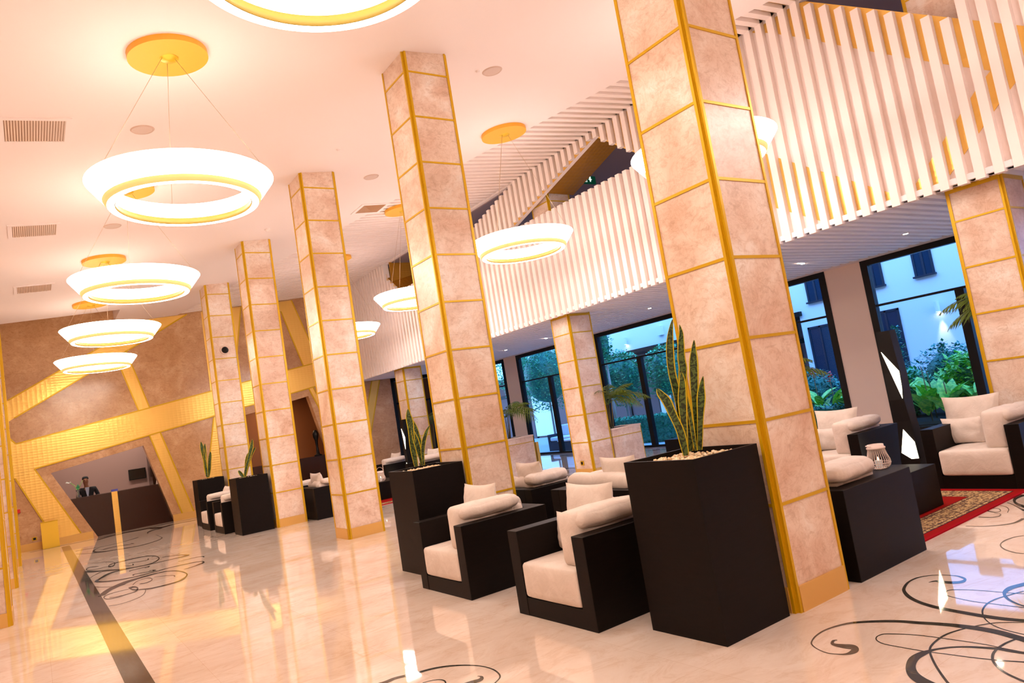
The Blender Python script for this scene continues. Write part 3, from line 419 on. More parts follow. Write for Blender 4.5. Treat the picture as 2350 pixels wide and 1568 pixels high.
lf = MB(); lf.add([(0, 0, .2), (-.04, .01, .27), (.02, .0, .38), (.05, -.01, .29)], [(0, 1, 2, 3)]); lf.add([(0, 0, .2), (-.02, .03, .27), (.0, .05, .36), (.03, .03, .28)], [(0, 1, 2, 3)]); lf.build('leaf', M['tree'], vz)
ds = MB().lathe([(.001, 0), (.12, 0), (.13, .03), (.06, .06), (.035, .3), (.05, .5), (.09, .62), (.1, .72), (.06, .82), (.001, .86)], 20).build('dark_sculpture', M['blackmetal'], None, True, (7.72, 23.1, 1.12)); tag(ds, 'dark tall figure-like ornament on the second counter', 'ornament')
# receptionist
def skinned(name, mat, pts, edges, parent=None, root=0, lvl=2):
    me = bpy.data.meshes.new(name); me.from_pydata([p[:3] for p in pts], edges, []); me.materials.append(mat)
    o = bpy.data.objects.new(name, me); COL.objects.link(o)
    if parent: o.parent = parent
    sk = o.modifiers.new('skin', 'SKIN'); sk.use_smooth_shade = True
    lay = me.skin_vertices[0].data if me.skin_vertices else None
    if lay is None:
        bm = bmesh.new(); bm.from_mesh(me); bm.verts.layers.skin.verify(); bm.to_mesh(me); bm.free(); lay = me.skin_vertices[0].data
    for v, p in zip(lay, pts): v.radius = (p[3], p[4] if len(p) > 4 else p[3]); v.use_root = False
    lay[root].use_root = True
    ss = o.modifiers.new('subsurf', 'SUBSURF'); ss.levels = lvl; ss.render_levels = lvl
    return o
pe = empty('person', (1.26, 24.25, 0), 0); pe.scale = (.96, .96, .945); tag(pe, 'person in a dark suit and pale shirt standing behind the reception desk', 'person')
bp = [(0, 0, .95, .14, .11), (0, 0, 1.15, .13, .10), (0, -.02, 1.34, .15, .10), (0, -.04, 1.44, .06), (-.02, -.07, 1.52, .05), (-.02, -.08, 1.58, .075, .085), (-.02, -.085, 1.66, .082, .095), (-.02, -.075, 1.73, .06, .07),
      (-.19, -.02, 1.38, .05), (-.25, -.05, 1.14, .042), (-.16, -.28, 1.13, .034), (.19, -.02, 1.38, .05), (.27, -.05, 1.14, .042), (.2, -.30, 1.13, .034),
      (-.1, 0, .9, .085), (-.11, 0, .5, .06), (-.11, .01, .09, .04), (-.11, -.12, .04, .035), (.1, 0, .9, .085), (.11, 0, .5, .06), (.11, .01, .09, .04), (.11, -.12, .04, .035)]
be = [(0, 1), (1, 2), (2, 3), (3, 4), (4, 5), (5, 6), (6, 7), (2, 8), (8, 9), (9, 10), (2, 11), (11, 12), (12, 13), (0, 14), (14, 15), (15, 16), (16, 17), (0, 18), (18, 19), (19, 20), (20, 21)]
def hand(bx, by, bz, sgn):
    k = len(bp); bp.append((bx-.01*sgn, by-.07, bz, .030, .018)); src = 10 if sgn < 0 else 13; be.append((src, k))
    for j, (dx, L) in enumerate(((-.026, .055), (-.009, .066), (.009, .062), (.026, .048))):
        a = len(bp); bp.append((bx+dx, by-.10, bz, .009)); bp.append((bx+dx*1.1, by-.10-L*.6, bz-.004, .0085)); bp.append((bx+dx*1.1, by-.10-L, bz-.018, .0075)); be.extend([(k, a), (a, a+1), (a+1, a+2)])
    a = len(bp); bp.append((bx-.035*sgn, by-.05, bz, .010)); bp.append((bx-.055*sgn, by-.085, bz-.008, .009)); be.extend([(k, a), (a, a+1)])
hand(-.16, -.28, 1.13, -1); hand(.2, -.30, 1.13, 1)
skinned('body', M['skin'], bp, be, pe)
skinned('jacket', M['suit'], [(0, 0, .86, .165, .135), (0, 0, 1.15, .155, .125), (0, -.015, 1.33, .18, .125), (0, -.01, 1.42, .085), (-.2, -.02, 1.38, .068), (-.26, -.05, 1.14, .056), (-.17, -.26, 1.13, .046), (.2, -.02, 1.38, .068), (.28, -.05, 1.14, .056), (.205, -.27, 1.13, .046)],
        [(0, 1), (1, 2), (2, 3), (2, 4), (4, 5), (5, 6), (2, 7), (7, 8), (8, 9)], pe)
skinned('trousers', M['suit'], [(0, 0, .92, .15, .12), (-.1, 0, .84, .10), (-.11, 0, .5, .078), (-.11, .01, .12, .06), (.1, 0, .84, .10), (.11, 0, .5, .078), (.11, .01, .12, .06)], [(0, 1), (1, 2), (2, 3), (0, 4), (4, 5), (5, 6)], pe)
sh = MB(); sh.prism([(-.055, 1.44), (.055, 1.44), (.03, 1.25), (0, 1.10), (-.03, 1.25)], -.185, -.13, 'Y'); sh.build('shirt', M['shirt'], pe)
hr = MB(); hr.lathe([(.001, .082), (.05, .072), (.078, .045), (.086, .01), (.084, -.02), (.001, -.03)], 20); h_ = hr.build('hair', M['suit'], pe, True, (-.02, -.06, 1.70))
fc = MB()
for sx_ in (-1, 1): fc.lathe([(.001, .009), (.009, .004), (.011, 0), (.009, -.004), (.001, -.009)], 10, (sx_*.03-.02, -.172))
fc.v = [(x, y, z+1.665) for x, y, z in fc.v]
half = len(fc.v)//2
for q_ in (0, 1):
    e_ = MB(); e_.v = fc.v[q_*half:(q_+1)*half]; e_.f = fc.f[:len(fc.f)//2]; e_.mi = [0]*len(e_.f); e_.build('eye', M['blackmetal'], pe, True)
ns_ = MB(); ns_.add([(-.02, -.17, 1.665), (-.036, -.172, 1.625), (-.004, -.172, 1.625), (-.02, -.20, 1.630)], [(0, 1, 3), (0, 3, 2), (1, 2, 3), (0, 2, 1)]); ns_.build('nose', M['skin'], pe)
mo = MB(); mo.box(-.042, .002, -.178, -.165, 1.597, 1.604); mo.build('mouth', plain('lip', srgb(120, 60, 50)), pe)

# ------------------------------------------------------------------ columns
CW, CT = .614, .045
def column(x, y, top, label, plinth_mat='base'):
    root = empty('stone_column', (x, y, 0)); struct(root, label)
    g = .018; W = CW
    top0 = top(x) if callable(top) else top; top1 = top(x+W) if callable(top) else top
    b = MB(); i = .006
    c_ = CT-.004
    for x0, x1, y0, y1 in ((i, W-i, c_, W-c_), (c_, W-c_, i, c_), (c_, W-c_, W-c_, W-i)):
        tz = lambda xx: top0+(top1-top0)*xx/W
        b.hexa([(x0, y0, 0), (x1, y0, 0), (x1, y1, 0), (x0, y1, 0), (x0, y0, tz(x0)), (x1, y0, tz(x1)), (x1, y1, tz(x1)), (x0, y1, tz(x0))])
    b.build('stone_cladding', M['stone'], root)
    for cx, cy, sx_, sy_ in ((0, 0, 1, 1), (W, 0, -1, 1), (W, W, -1, -1), (0, W, 1, -1)):
        # corner profile: two flanges and a stepped groove at the arris
        prof = [(CT, -.003), (CT, CT), (-.003, CT), (-.003, .022), (.016, .022), (.016, .016), (.022, .016), (.022, -.003)]
        pf = [(cx+sx_*u, cy+sy_*v) for u, v in prof]
        o = MB().prism(pf, 0, (top0 if cx == 0 else top1), 'Z').build('corner_trim', M['gold'], root)
    z = .6984
    while z < top0-.05:
        s = MB(); h = .0105
        s.box(CT, W-CT, -.0015, .01, z-h, z+h); s.box(CT, W-CT, W-.01, W+.0015, z-h, z+h); s.box(-.0015, .01, CT, W-CT, z-h, z+h); s.box(W-.01, W+.0015, CT, W-CT, z-h, z+h)
        s.build('joint_strip', M['gold'], root); z += .56
    p = MB(); p.box(CT, W-CT, -.008, .01, 0, .166); p.box(-.008, .01, CT, W-CT, 0, .166); p.box(CT, W-CT, W-.01, W+.008, 0, .166); p.box(W-.01, W+.008, CT, W-CT, 0, .166)
    p.build('plinth', M['base'], root)
    if not callable(top):
        s = MB(); s.box(CT, W-CT, -.004, .01, ZS-.05, ZS-.002); s.box(-.004, .01, CT, W-CT, ZS-.05, ZS-.002); s.build('top_band', M['gold'], root)
    return root
YS = [3.016, 7.0015, 10.984, 14.9605, 18.9153]
nm_ = ['largest stone column, nearest on the right, behind the big planter', 'second tall stone column, behind the middle planter', 'third tall stone column, standing free on the floor', 'fourth tall stone column beside the far black planter', 'fifth tall stone column with a round black camera']
for y, l in zip(YS, nm_): column(3.984, y, CZ, l)
YV = [3.177, 7.15, 11.128, 15.1, 19.069]
nm_ = ['window-side column at the right edge under the balcony', 'window-side column hidden behind the nearest tall column', 'window-side column with a low socket and a stone palm box', 'window-side column behind the second tall column', 'farthest window-side column before the far wall']
for y, l in zip(YV, nm_): column(9.225, y, 6.36, l)
for k, y in enumerate([10.9, 14.87, 18.87]):
    column(-.34-CW, y, CZ, ['nearest', 'middle', 'farthest'][k]+' of the stone columns at the left edge')
cam_ = empty('dome_camera', (4.29, 18.9153, 4.27)); tag(cam_, 'small black round camera on the fifth tall column', 'camera')
MB().tube([(0, 0, 0), (0, -.02, 0)], .115, 24).build('mount', M['cream'], cam_, False); MB().tube([(0, -.02, 0), (0, -.05, 0), (0, -.075, 0)], [.085, .075, .03], 20).build('dome', M['blackmetal'], cam_, True)

# stone planter boxes beside the window-side columns
def stonebox(y, label):
    x0, x1 = 9.862, 10.68
    r = empty('stone_planter_box', ((x0+x1)/2, y+.30, 0)); tag(r, label, 'planter')
    h = (x1-x0)/2
    b = MB(); b.box(-h, h, -.30, .30, 0, .84); b.build('body', M['stone'], r)
    s = MB(); s.box(-h-.002, h+.002, -.304, .304, .69, .705); s.box(h-.004, h+.006, -.306, -.29, 0, .84); s.build('gold_strip', M['gold'], r)
    b = MB(); b.box(-h-.01, h+.01, -.315, -.24, .84, .87); b.box(-h-.01, h+.01, .24, .315, .84, .87); b.box(-h-.01, -h+.06, -.24, .24, .84, .87); b.box(h-.06, h+.01, -.24, .24, .84, .87); b.build('rim', M['cream'], r)
    MB().box(-h+.06, h-.06, -.24, .24, .84, .855).build('soil', M['soil'], r)
for y, l in zip(YV[:4], ['stone planter box behind the chair at the right edge', 'stone planter box hidden by the nearest tall column', 'stone planter box with a palm left of the snake plant', 'stone planter box with a palm right of the second tall column']): stonebox(y, l)
yb = MB().box(10.74, 10.82, 15.1, 15.5, 0, .66).build('gold_stand', M['goldpanel']); tag(yb, 'pale gold panel stand beside the far stone planter box', 'stand')

# ------------------------------------------------------------------ balcony, slats, soffit
ZT = CZ(9.0)
OP1 = [(9.27, 6.33), (8.05, 5.42), (12.55, 5.43)]
OP2 = [(11.9, ZT), (18.87, ZT), (18.85, 5.99), (18.07, 5.43), (15.95, 5.43)]
OP3 = [(5.0, ZT), (3.15, 5.10), (3.15, ZT)]
struct(MB().prism([(-4, ZS), (22.75, ZS), (22.75, ZT+.02)]+[(18.87, ZT+.02), (18.85, 5.99), (18.07, 5.43), (15.95, 5.43), (11.9, ZT+.02)]+[(5.0, ZT+.02), (3.15, 5.10), (3.15, ZT+.02), (-4, ZT+.02)], 9.055, 9.15, 'X', 0, [OP1]).build('wall_balcony', M['back']), 'cream board behind the slats of the balcony front')
PATCH = [[(5.75, ZT), (5.0, ZT), (4.86, 6.374), (2.594, 4.737), (1.5, 4.0), (1.5, 3.4), (2.695, 4.235), (3.081, 4.497), (3.469, 4.769), (4.064, 5.207), (4.604, 5.618), (4.989, 5.918), (5.45, 6.25)],
 [(4.1, 3.34), (4.258, 3.454), (5.763, 4.543), (7.6, 5.9), (8.3, ZT), (9.3, ZT), (9.27, 6.33), (8.05, 5.42), (6.085, 3.946), (5.32, 3.463), (5.12, 3.34)],
 [(4.3, 3.34), (4.1, 3.4), (3.147, 4.313), (2.9, 4.5), (2.6, 4.35), (2.951, 4.072), (3.696, 3.389), (3.75, 3.34)],
 [(9.27, ZT), (11.9, ZT), (13.716, 5.97), (15.95, 5.43), (14.6, 4.7), (12.55, 5.43), (9.27, 6.33)],
 [(22.6, 3.7), (20.33, 4.07), (18.1, 4.71), (16.5, 5.1), (16.5, 4.3), (17.7, 4.05), (19.65, 3.56), (21.2, 3.39)],
 [(20.1, ZT), (18.87, ZT), (18.85, 5.99), (18.07, 5.43), (16, 5.43), (17.2, 5.2), (18.5, 5.5), (19.6, 6.03)]]
for k, p in enumerate(PATCH):
    o = MB().prism(p, 9.048-.001*k, 9.056, 'X').build('gold_balcony_panel', M['goldpanel'])
    struct(o, ['gold panel band slanting below the balcony opening at the right', 'gold panel band slanting to the foot of the balcony', 'gold panel band rising above the right-hand column', 'gold panel band between the two dark balcony openings', 'gold panel band low on the far end of the balcony', 'gold panel band below the farthest balcony opening'][k])
struct(MB().box(9.06, 9.15, -4, 22.75, ZT+.01, 6.75).build('trim_9', M['back']), 'cream filler closing the sky gap over the balcony front')  # added to stop sky light leaking in above the balcony wall
# slats: one mesh of the slatted cladding of the balcony and one of the ceiling
PITCH_, SW = .1905, .10
vb, cb = MB(), MB()
k = -45
y = 5.05-SW
while y-PITCH_*36 > -3.9: y -= PITCH_*36
while y < 22.6:
    y0, y1 = y, y+SW; ym = (y0+y1)/2
    gaps = []
    for P_ in (OP1, OP2, OP3):
        iv = inside(P_, ym)
        if iv and iv[1]-iv[0] > .02: gaps.append(iv)
    z = 3.295; top = ZT
    for a, b in sorted(gaps):
        if a > z: vb.box(8.965, 9.056, y0, y1, z, a)
        z = max(z, b)
    if z < top-.02: vb.box(8.965, 9.056, y0, y1, z, CZ(8.99)+.06)
    # ceiling slat, ending on the oblique edge
    xa, xb = XE(y0), XE(y1)
    e = 8.965
    if xa < 8.9:
        cb.hexa([(xa, y0, CZ(xa)), (e, y0, CZ(e)), (e, y1, CZ(e)), (xb, y1, CZ(xb)), (xa, y0, CZ(xa)+.07), (e+.1, y0, CZ(e)+.07), (e+.1, y1, CZ(e)+.07), (xb, y1, CZ(xb)+.07)])
    y += PITCH_
struct(vb.build('trim_2', M['slat']), 'white vertical slats cladding the balcony front')
struct(cb.build('trim_3', M['slat']), 'white slats across the ceiling up to the balcony')
# gold behind the ceiling slats next to the fold
gc = MB(); gp_ = [(9.0, 8.2), (9.0, 11.9), (8.55, 13.4), (8.2, 10.6), (8.25, 8.6), (8.55, 7.6)]
def sl(poly, b, z0=.066, z1=.07):
    tri = tessellate_polygon([[Vector((x, yy, 0)) for x, yy in poly]]); b.add([(x, yy, CZ(x)+z0) for x, yy in poly], list(tri))
sl([(9.04, 7.4), (9.04, 13.6), (8.3, 12.0), (7.9, 10.2), (8.1, 8.4), (8.6, 7.6)], gc); sl([(9.04, 3.3), (9.04, 5.8), (8.55, 5.0), (8.6, 4.0)], gc)
struct(gc.build('trim_4', M['goldpanel']), 'gold panels behind the ceiling slats at the fold')
# reveals of the balcony openings
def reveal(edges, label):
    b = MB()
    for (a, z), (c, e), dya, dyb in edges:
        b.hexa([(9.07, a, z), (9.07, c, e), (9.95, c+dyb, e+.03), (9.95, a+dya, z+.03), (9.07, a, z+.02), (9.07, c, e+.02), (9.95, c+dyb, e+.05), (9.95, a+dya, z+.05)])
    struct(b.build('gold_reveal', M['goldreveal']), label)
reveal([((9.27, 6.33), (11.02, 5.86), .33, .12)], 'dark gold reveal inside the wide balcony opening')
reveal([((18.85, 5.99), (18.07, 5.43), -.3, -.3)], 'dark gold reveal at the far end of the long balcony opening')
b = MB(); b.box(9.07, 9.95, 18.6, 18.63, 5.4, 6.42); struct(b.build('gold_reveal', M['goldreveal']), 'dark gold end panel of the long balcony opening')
# mezzanine
struct(MB().box(9.15, 13.6, -4, 22.75, 3.42, 3.60).build('floor_mezzanine', M['cream']), 'floor slab of the mezzanine')
struct(MB().box(9.15, 13.7, -4, 22.75, 6.40, 6.5).build('ceiling_mezzanine', M['duskpurple']), 'grey-mauve ceiling of the mezzanine')
b = MB(); b.box(13.6, 13.75, -4, 26, 3.34, 4.6); b.box(13.6, 13.75, -4, 26, 6.1, 6.5)
for a in range(-4, 26, 3): b.box(13.6, 13.75, a, a+2.3, 4.6, 6.1)  # open gaps added between the piers so daylight reaches the mezzanine
struct(b.build('wall_right_upper', M['duskpurple']), 'upper wall over the tall windows with gaps added to light the mezzanine')
ex = empty('exit_sign', (10.6, 11.290, 6.328)); tag(ex, 'small green exit sign under the mezzanine ceiling', 'sign')
MB().box(-.2, .2, -.02, .02, -.1, .1).build('box', M['exitgreen'], ex)
q = MB(); q.box(.02, .05, -.024, -.02, -.06, .06); q.prism([(-.02, .0), (.04, -.045), (.09, .0), (.06, .0), (.06, .06), (.01, .06), (.01, .0)], -.024, -.0205, 'Y'); q.box(-.15, -.06, -.024, -.0205, -.07, -.06); q.box(-.15, -.06, -.024, -.0205, .06, .07); q.box(-.15, -.14, -.024, -.0205, -.07, .07); q.box(-.07, -.06, -.024, -.0205, -.07, .07); q.box(-.12, -.09, -.024, -.0205, -.05, .03)
q.build('pictogram', M['exitwhite'], ex)
MB().tube([(.12, 0, .1), (.12, 0, 0.072)], .008, 8).build('rod', M['blackmetal'], ex)
am = MB().lathe([(.001, 0), (.05, 0), (.05, .06), (.001, .08)], 16).build('amber_lamp', M['amber'], None, True, (10.62, 11.340, 6.448)); tag(am, 'glowing amber lamp above the exit sign', 'lamp')
MB().tube([(0, 0, .07), (0, 0, -0.048)], .01, 6).build('rod', M['blackmetal'], am)
for y_, l_ in ((8.2, 'added mezzanine fill lamp behind the wide opening'), (4.2, 'added mezzanine fill lamp above the right end of the balcony'), (15.5, 'added mezzanine fill lamp behind the long opening')): fill_lamp(11.9, y_, 6.40, 10, l_)  # unseen lamps added to lift the dark mezzanine
# soffit
struct(MB().box(9.15, 13.6, -4, 26, 3.40, 3.42).build('ceiling_soffit', M['back']), 'cream board behind the soffit slats')
so = MB(); y = -3.9
while y < 22.6: so.box(9.0, 13.25, y, y+.10, ZS, ZS+.07); y += PITCH_
struct(so.build('trim_5', M['soffit']), 'white slats below the balcony soffit')
struct(MB().box(13.25, 13.6, -4, 25, 3.34, 3.40).build('trim_6', M['cream']), 'plain plaster margin of the soffit by the windows')

# ------------------------------------------------------------------ window wall
WIN = [(.02, 3.29), (4.06, 7.33), (8.10, 11.37), (12.14, 15.41), (16.18, 19.46), (20.23, 23.5)]
ps = [(-4, .02)]+[(WIN[i][1], WIN[i+1][0]) for i in range(5)]+[(23.5, 26)]
pw = MB()
for a, c in ps: pw.box(13.6, 13.78, a, c, 0, 3.34)
struct(pw.build('wall_right', M['cream']), 'cream wall piers between the tall black windows')
def window(k, a, c):
    r = struct(empty('window_%d' % k, (13.62, (a+c)/2, 0)), ['tall window outside the frame at the right', 'tall black window behind the floor lamp', 'tall black window right of the nearest tall column', 'tall black window with the snake plant in front', 'tall black window left of the palm column', 'farthest tall black window'][k-1])
    h = (c-a)/2; b = MB(); F = .135
    b.box(-.04, .09, -h, -h+F, 0, 3.34); b.box(-.04, .09, h-F, h, 0, 3.34); b.box(-.04, .09, -h+F, h-F, 3.23, 3.34); b.box(-.04, .09, -h+F, h-F, 0, .05)
    b.box(-.03, .07, -h+F, h-F, 2.41, 2.45); b.box(-.035, .08, -.075, .075, .05, 2.41)
    wf_ = b.build('window_frame', M['blackmetal'], r)
    g = MB()
    for y0, y1, z0, z1 in ((-h+F, h-F, 2.45, 3.23), (-h+F, -.075, .05, 2.41), (.075, h-F, .05, 2.41)): g.box(.02, .028, y0, y1, z0, z1)
    g.build('pane', M['glass'], wf_)
for k, (a, c) in enumerate(WIN): window(k+1, a, c)

# floor inlays
s = MB().box(.455, .635, -4, 21.9, 0, .002).build('floor_strip', M['inlay']); struct(s, 'dark marble strip running along the floor towards the desk')
s = MB().box(-.2, 5.0, 22.25, 22.38, 0, .002).build('floor_strip', M['inlay']); struct(s, 'dark marble strip across the floor before the reception desk')
s = MB().box(10.4, 10.46, -4, 22, 0, .002); s.box(12.9, 12.98, -4, 22, 0, .002); struct(s.build('floor_strip', M['inlay']), 'dark marble lines along the window aisle')
def cr_(p, n=7):
    out = []; P = [p[0]]+p+[p[-1]]
    for i in range(1, len(P)-2):
        for k in range(n):
            t_ = k/n; o_ = []
            for j in range(3):
                a, b, c, e = P[i-1][j], P[i][j], P[i+1][j], P[i+2][j]
                o_.append(.5*((2*b)+(-a+c)*t_+(2*a-5*b+4*c-e)*t_*t_+(-a+3*b-3*c+e)*t_**3))
            out.append(o_)
    out.append(p[-1]); return out
def scrolls(idx, label, z):
    b = MB()
    for n_, i in enumerate(idx):
        c = cr_(D['scroll'][i]); vs = []
        zz = z+n_*.00008
        for k, (x, y, w_) in enumerate(c):
            a = c[max(k-1, 0)]; e = c[min(k+1, len(c)-1)]; L = math.hypot(e[0]-a[0], e[1]-a[1]) or 1; nx, ny = -(e[1]-a[1])/L*abs(w_)/2, (e[0]-a[0])/L*abs(w_)/2
            vs += [(x+nx, y+ny, zz), (x-nx, y-ny, zz)]
        b.add(vs, [(2*k, 2*k+1, 2*k+3, 2*k+2) for k in range(len(c)-1)])
    struct(b.build('floor_inlay', M['inlay']), label)
ns_c = len(D['scroll'])
scrolls(range(0, 9), 'large dark scrollwork inlaid in the marble at the lower right', .001)
scrolls(range(9, 16), 'small dark curls inlaid in the marble beside the rug', .001)
scrolls(range(16, ns_c-3), 'dark scrollwork inlaid in the marble before the reception desk', .003)
scrolls(range(ns_c-3, ns_c), 'dark scroll inlaid in the marble at the bottom edge', .001)
# ------------------------------------------------------------------ ring lamps
def chandelier(x, y, zb, label, group, rm_='ring'):
    zc = CZ(x)
    r = empty('ring_pendant_lamp', (x, y, zb)); tag(r, label, 'lamp', group)
    MB().lathe([(.872, .24), (.732, .055), (.728, .058), (.866, .245)], 72).build('outer_shade', M[rm_], r, True)
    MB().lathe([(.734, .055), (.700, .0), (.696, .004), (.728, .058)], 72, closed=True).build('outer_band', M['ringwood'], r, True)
    MB().lathe([(.700, .001), (.632, .001)], 72).build('lower_diffuser', M[rm_], r, True)
    MB().lathe([(.632, 0), (.626, 0), (.628, .070), (.634, .070)], 72, closed=True).build('inner_band', M['innerwood'], r, True)
    MB().lathe([(.630, .069), (.655, .235)], 72).build('inner_shade', M[rm_], r, True)
    MB().lathe([(.655, .235), (.866, .240)], 72).build('top_cover', M['white'], r, True)
    h = zc-zb
    c = MB().lathe([(.001, -.06), (.385, -.06), (.385, 0), (.001, 0)], 48).build('ceiling_disc', M['canopy'], r, False, (0, 0, h)); c.rotation_euler = (0, -math.atan(.085), 0)
    MB().lathe([(.001, -.085), (.06, -.08), (.09, -.063), (.10, -.06)], 32).build('cable_cup', M['gold'], r, True, (0, 0, h))
    for k in range(3):
        a = 2*PI*k/3-.55
        MB().tube([(.07*math.cos(a), .07*math.sin(a), h-.075), (.84*math.cos(a), .84*math.sin(a), .24)], .0024, 6).build('cable', M['wire'], r, True)
    return r
g1 = 'ring lamps over the walkway'
LL = [(3.38, 'nearest ring lamp, cut by the top edge of the photo'), (7.42, 'largest fully visible ring lamp, hanging at the upper left'), (11.46, 'second ring lamp of the walkway row, below the largest'), (15.5, 'third ring lamp of the walkway row'), (19.54, 'farthest ring lamp of the walkway row, before the stone wall')]
p = chandelier(1.485, 3.36, 4.15, LL[0][1], g1)
for y, l in LL[1:]: copy_tree(p, (1.485, y, 4.15))['label'] = l
o = copy_tree(p, (1.485, -.7, 4.15)); o['label'] = 'ring lamp behind the viewer'
p = chandelier(7.0, 5.38, 4.12, 'ring lamp half hidden behind the nearest tall column', 'ring lamps over the lounge', 'ring2')
for y, l in [(9.3, 'ring lamp hanging before the slatted balcony, largest over the lounge'), (13.35, 'ring lamp partly hidden by the second tall column'), (17.4, 'farthest ring lamp over the lounge')]: copy_tree(p, (7.0, y, 4.12))['label'] = l
o = copy_tree(p, (7.0, 1.1, 4.12)); o['label'] = 'ring lamp over the lounge, right of the photo'

# ------------------------------------------------------------------ ceiling fittings
def vent(y, label):
    r = empty('air_vent', (.345, y, CZ(.345))); r.rotation_euler = (0, -math.atan(.085), 0); tag(r, label, 'vent', 'ceiling vents')
    b = MB(); b.box(-.36, .36, -.35, -.295, -.012, 0); b.box(-.36, .36, .295, .35, -.012, 0); b.box(-.36, -.3, -.295, .295, -.012, 0); b.box(.3, .36, -.295, .295, -.012, 0); b.build('vent_frame', M['white'], r)
    MB().box(-.3, .3, -.295, .295, -.003, -.001).build('recess', plain('painted_louvre_shade', srgb(190, 150, 120)), r) if 'rec' not in MATS else None  # flat tinted sheet, painted as the shade between the louvres
    b = MB()
    for k in range(22): x = -.29+k*.0276; b.hexa([(x, -.295, -.012), (x+.004, -.295, -.012), (x+.004, .295, -.012), (x, .295, -.012), (x+.012, -.295, -.002), (x+.016, -.295, -.002), (x+.016, .295, -.002), (x+.012, .295, -.002)])
    b.build('louvre', plain('cream_louvre', srgb(226, 196, 172)), r)
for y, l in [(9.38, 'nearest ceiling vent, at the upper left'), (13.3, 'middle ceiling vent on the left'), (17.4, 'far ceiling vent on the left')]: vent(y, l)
def onceil(name, x, y, prof, mat, label, cat, group=None, z=None):
    o = MB().lathe(prof, 28).build(name, mat, None, False, (x, y, CZ(x) if z is None else z))
    if z is None: o.rotation_euler = (0, -math.atan(.085), 0)
    return tag(o, label, cat, group)
spm = plain('grey_speaker_mesh', srgb(214, 184, 166))
for x, y, l in [(1.47, 9.33, 'round ceiling speaker above the largest ring lamp'), (1.46, 13.32, 'round ceiling speaker above the second ring lamp'), (5.41, 11.3, 'round ceiling speaker left of the second tall column'), (5.5, 7.33, 'round ceiling speaker right of the second tall column')]:
    onceil('ceiling_speaker', x, y, [(.001, -.006), (.115, -.006), (.125, -.012), (.14, 0)], spm, l, 'speaker', 'ceiling speakers')
onceil('smoke_detector', 4.33, 14.19, [(.001, -.055), (.03, -.055), (.045, -.03), (.06, -.025), (.06, 0)], M['white'], 'white smoke detector on the ceiling left of the third tall column', 'smoke detector')
onceil('sprinkler', 5.27, 7.34, [(.001, -.03), (.02, -.03), (.03, -.005), (.05, 0)], M['white'], 'small sprinkler beside the right ceiling speaker', 'sprinkler')
onceil('sprinkler', 4.3, 10.0, [(.001, -.03), (.02, -.03), (.03, -.005), (.05, 0)], M['white'], 'small sprinkler left of the third tall column', 'sprinkler')
df_ = empty('air_diffuser', (6.2, 13.2, CZ(6.2))); df_.rotation_euler = (0, -math.atan(.085), .0); tag(df_, 'square air diffuser in the ceiling beside the third tall column', 'vent')
b = MB(); b.box(-.32, .32, -.32, -.25, -.012, 0); b.box(-.32, .32, .25, .32, -.012, 0); b.box(-.32, -.25, -.25, .25, -.012, 0); b.box(.25, .32, -.25, .25, -.012, 0); b.build('rim', M['white'], df_)
b = MB(); b.add([(-.25, .25, -.01), (.25, .25, -.01), (.0, .0, -.06), (-.25, -.25, -.01), (.25, -.25, -.01)], [(0, 1, 2), (0, 2, 3), (3, 2, 4), (1, 4, 2)]); b.build('vanes', plain('brown_vane', srgb(170, 116, 64)), df_)
dlg = 'small lit downlights in the slatted soffit'
for y, l in [(5.47, 'lit downlight left of the column at the right edge'), (7.31, 'lit downlight just right of the nearest tall column'), (11.2, 'lit downlight above the snake plant'), (15.13, 'lit downlight left of the palm column'), (17.15, 'farthest lit downlight over the window aisle')]:
    r = empty('downlight', (11.67, y, ZS)); tag(r, l, 'downlight', dlg)
    MB().lathe([(.038, -.004), (.06, -.006), (.065, .0), (.038, .0)], 24, closed=True).build('rim', M['white'], r)
    MB().lathe([(.001, -.001), (.038, -.001)], 24).build('lens', M['spot'], r)
onceil('smoke_detector', 11.75, 13.35, [(.001, -.05), (.05, -.045), (.06, -.01), (.06, 0)], M['white'], 'white smoke detector under the soffit above the palm', 'smoke detector', None, ZS)

# ------------------------------------------------------------------ soft furniture
def cushion(wd, ht, th, seed=0, n=22, pinch=.10):
    """square scatter cushion in the x (thickness) / y / z plane, origin at the centre of its lower edge"""
    rnd = random.Random(seed); b = MB(); ph = [rnd.uniform(0, 6) for _ in range(6)]
    def P(i, j, s):
        u, v = -1+2*i/n, -1+2*j/n
        yy = u*wd/2*(1-pinch*(1-v*v)*abs(u)); zz = v*ht/2*(1-pinch*(1-u*u)*abs(v))
        e = max(0, (1-abs(u)**2.6))**.55*max(0, (1-abs(v)**2.6))**.55
        t_ = th/2*e*(1+.07*math.sin(5*u+ph[0])*math.sin(4*v+ph[1]))+.004*math.sin(16*u*v+ph[2])*e
        return (s*t_, yy, zz+ht/2)
    vs = [P(i, j, 1) for i in range(n+1) for j in range(n+1)]+[P(i, j, -1) for i in range(n+1) for j in range(n+1)]
    m = (n+1)**2; fs = []
    for i in range(n):
        for j in range(n):
            a = i*(n+1)+j; fs.append((a, a+1, a+n+2, a+n+1)); fs.append((m+a, m+a+n+1, m+a+n+2, m+a+1))
    b.add(vs, fs); o = b
    return o
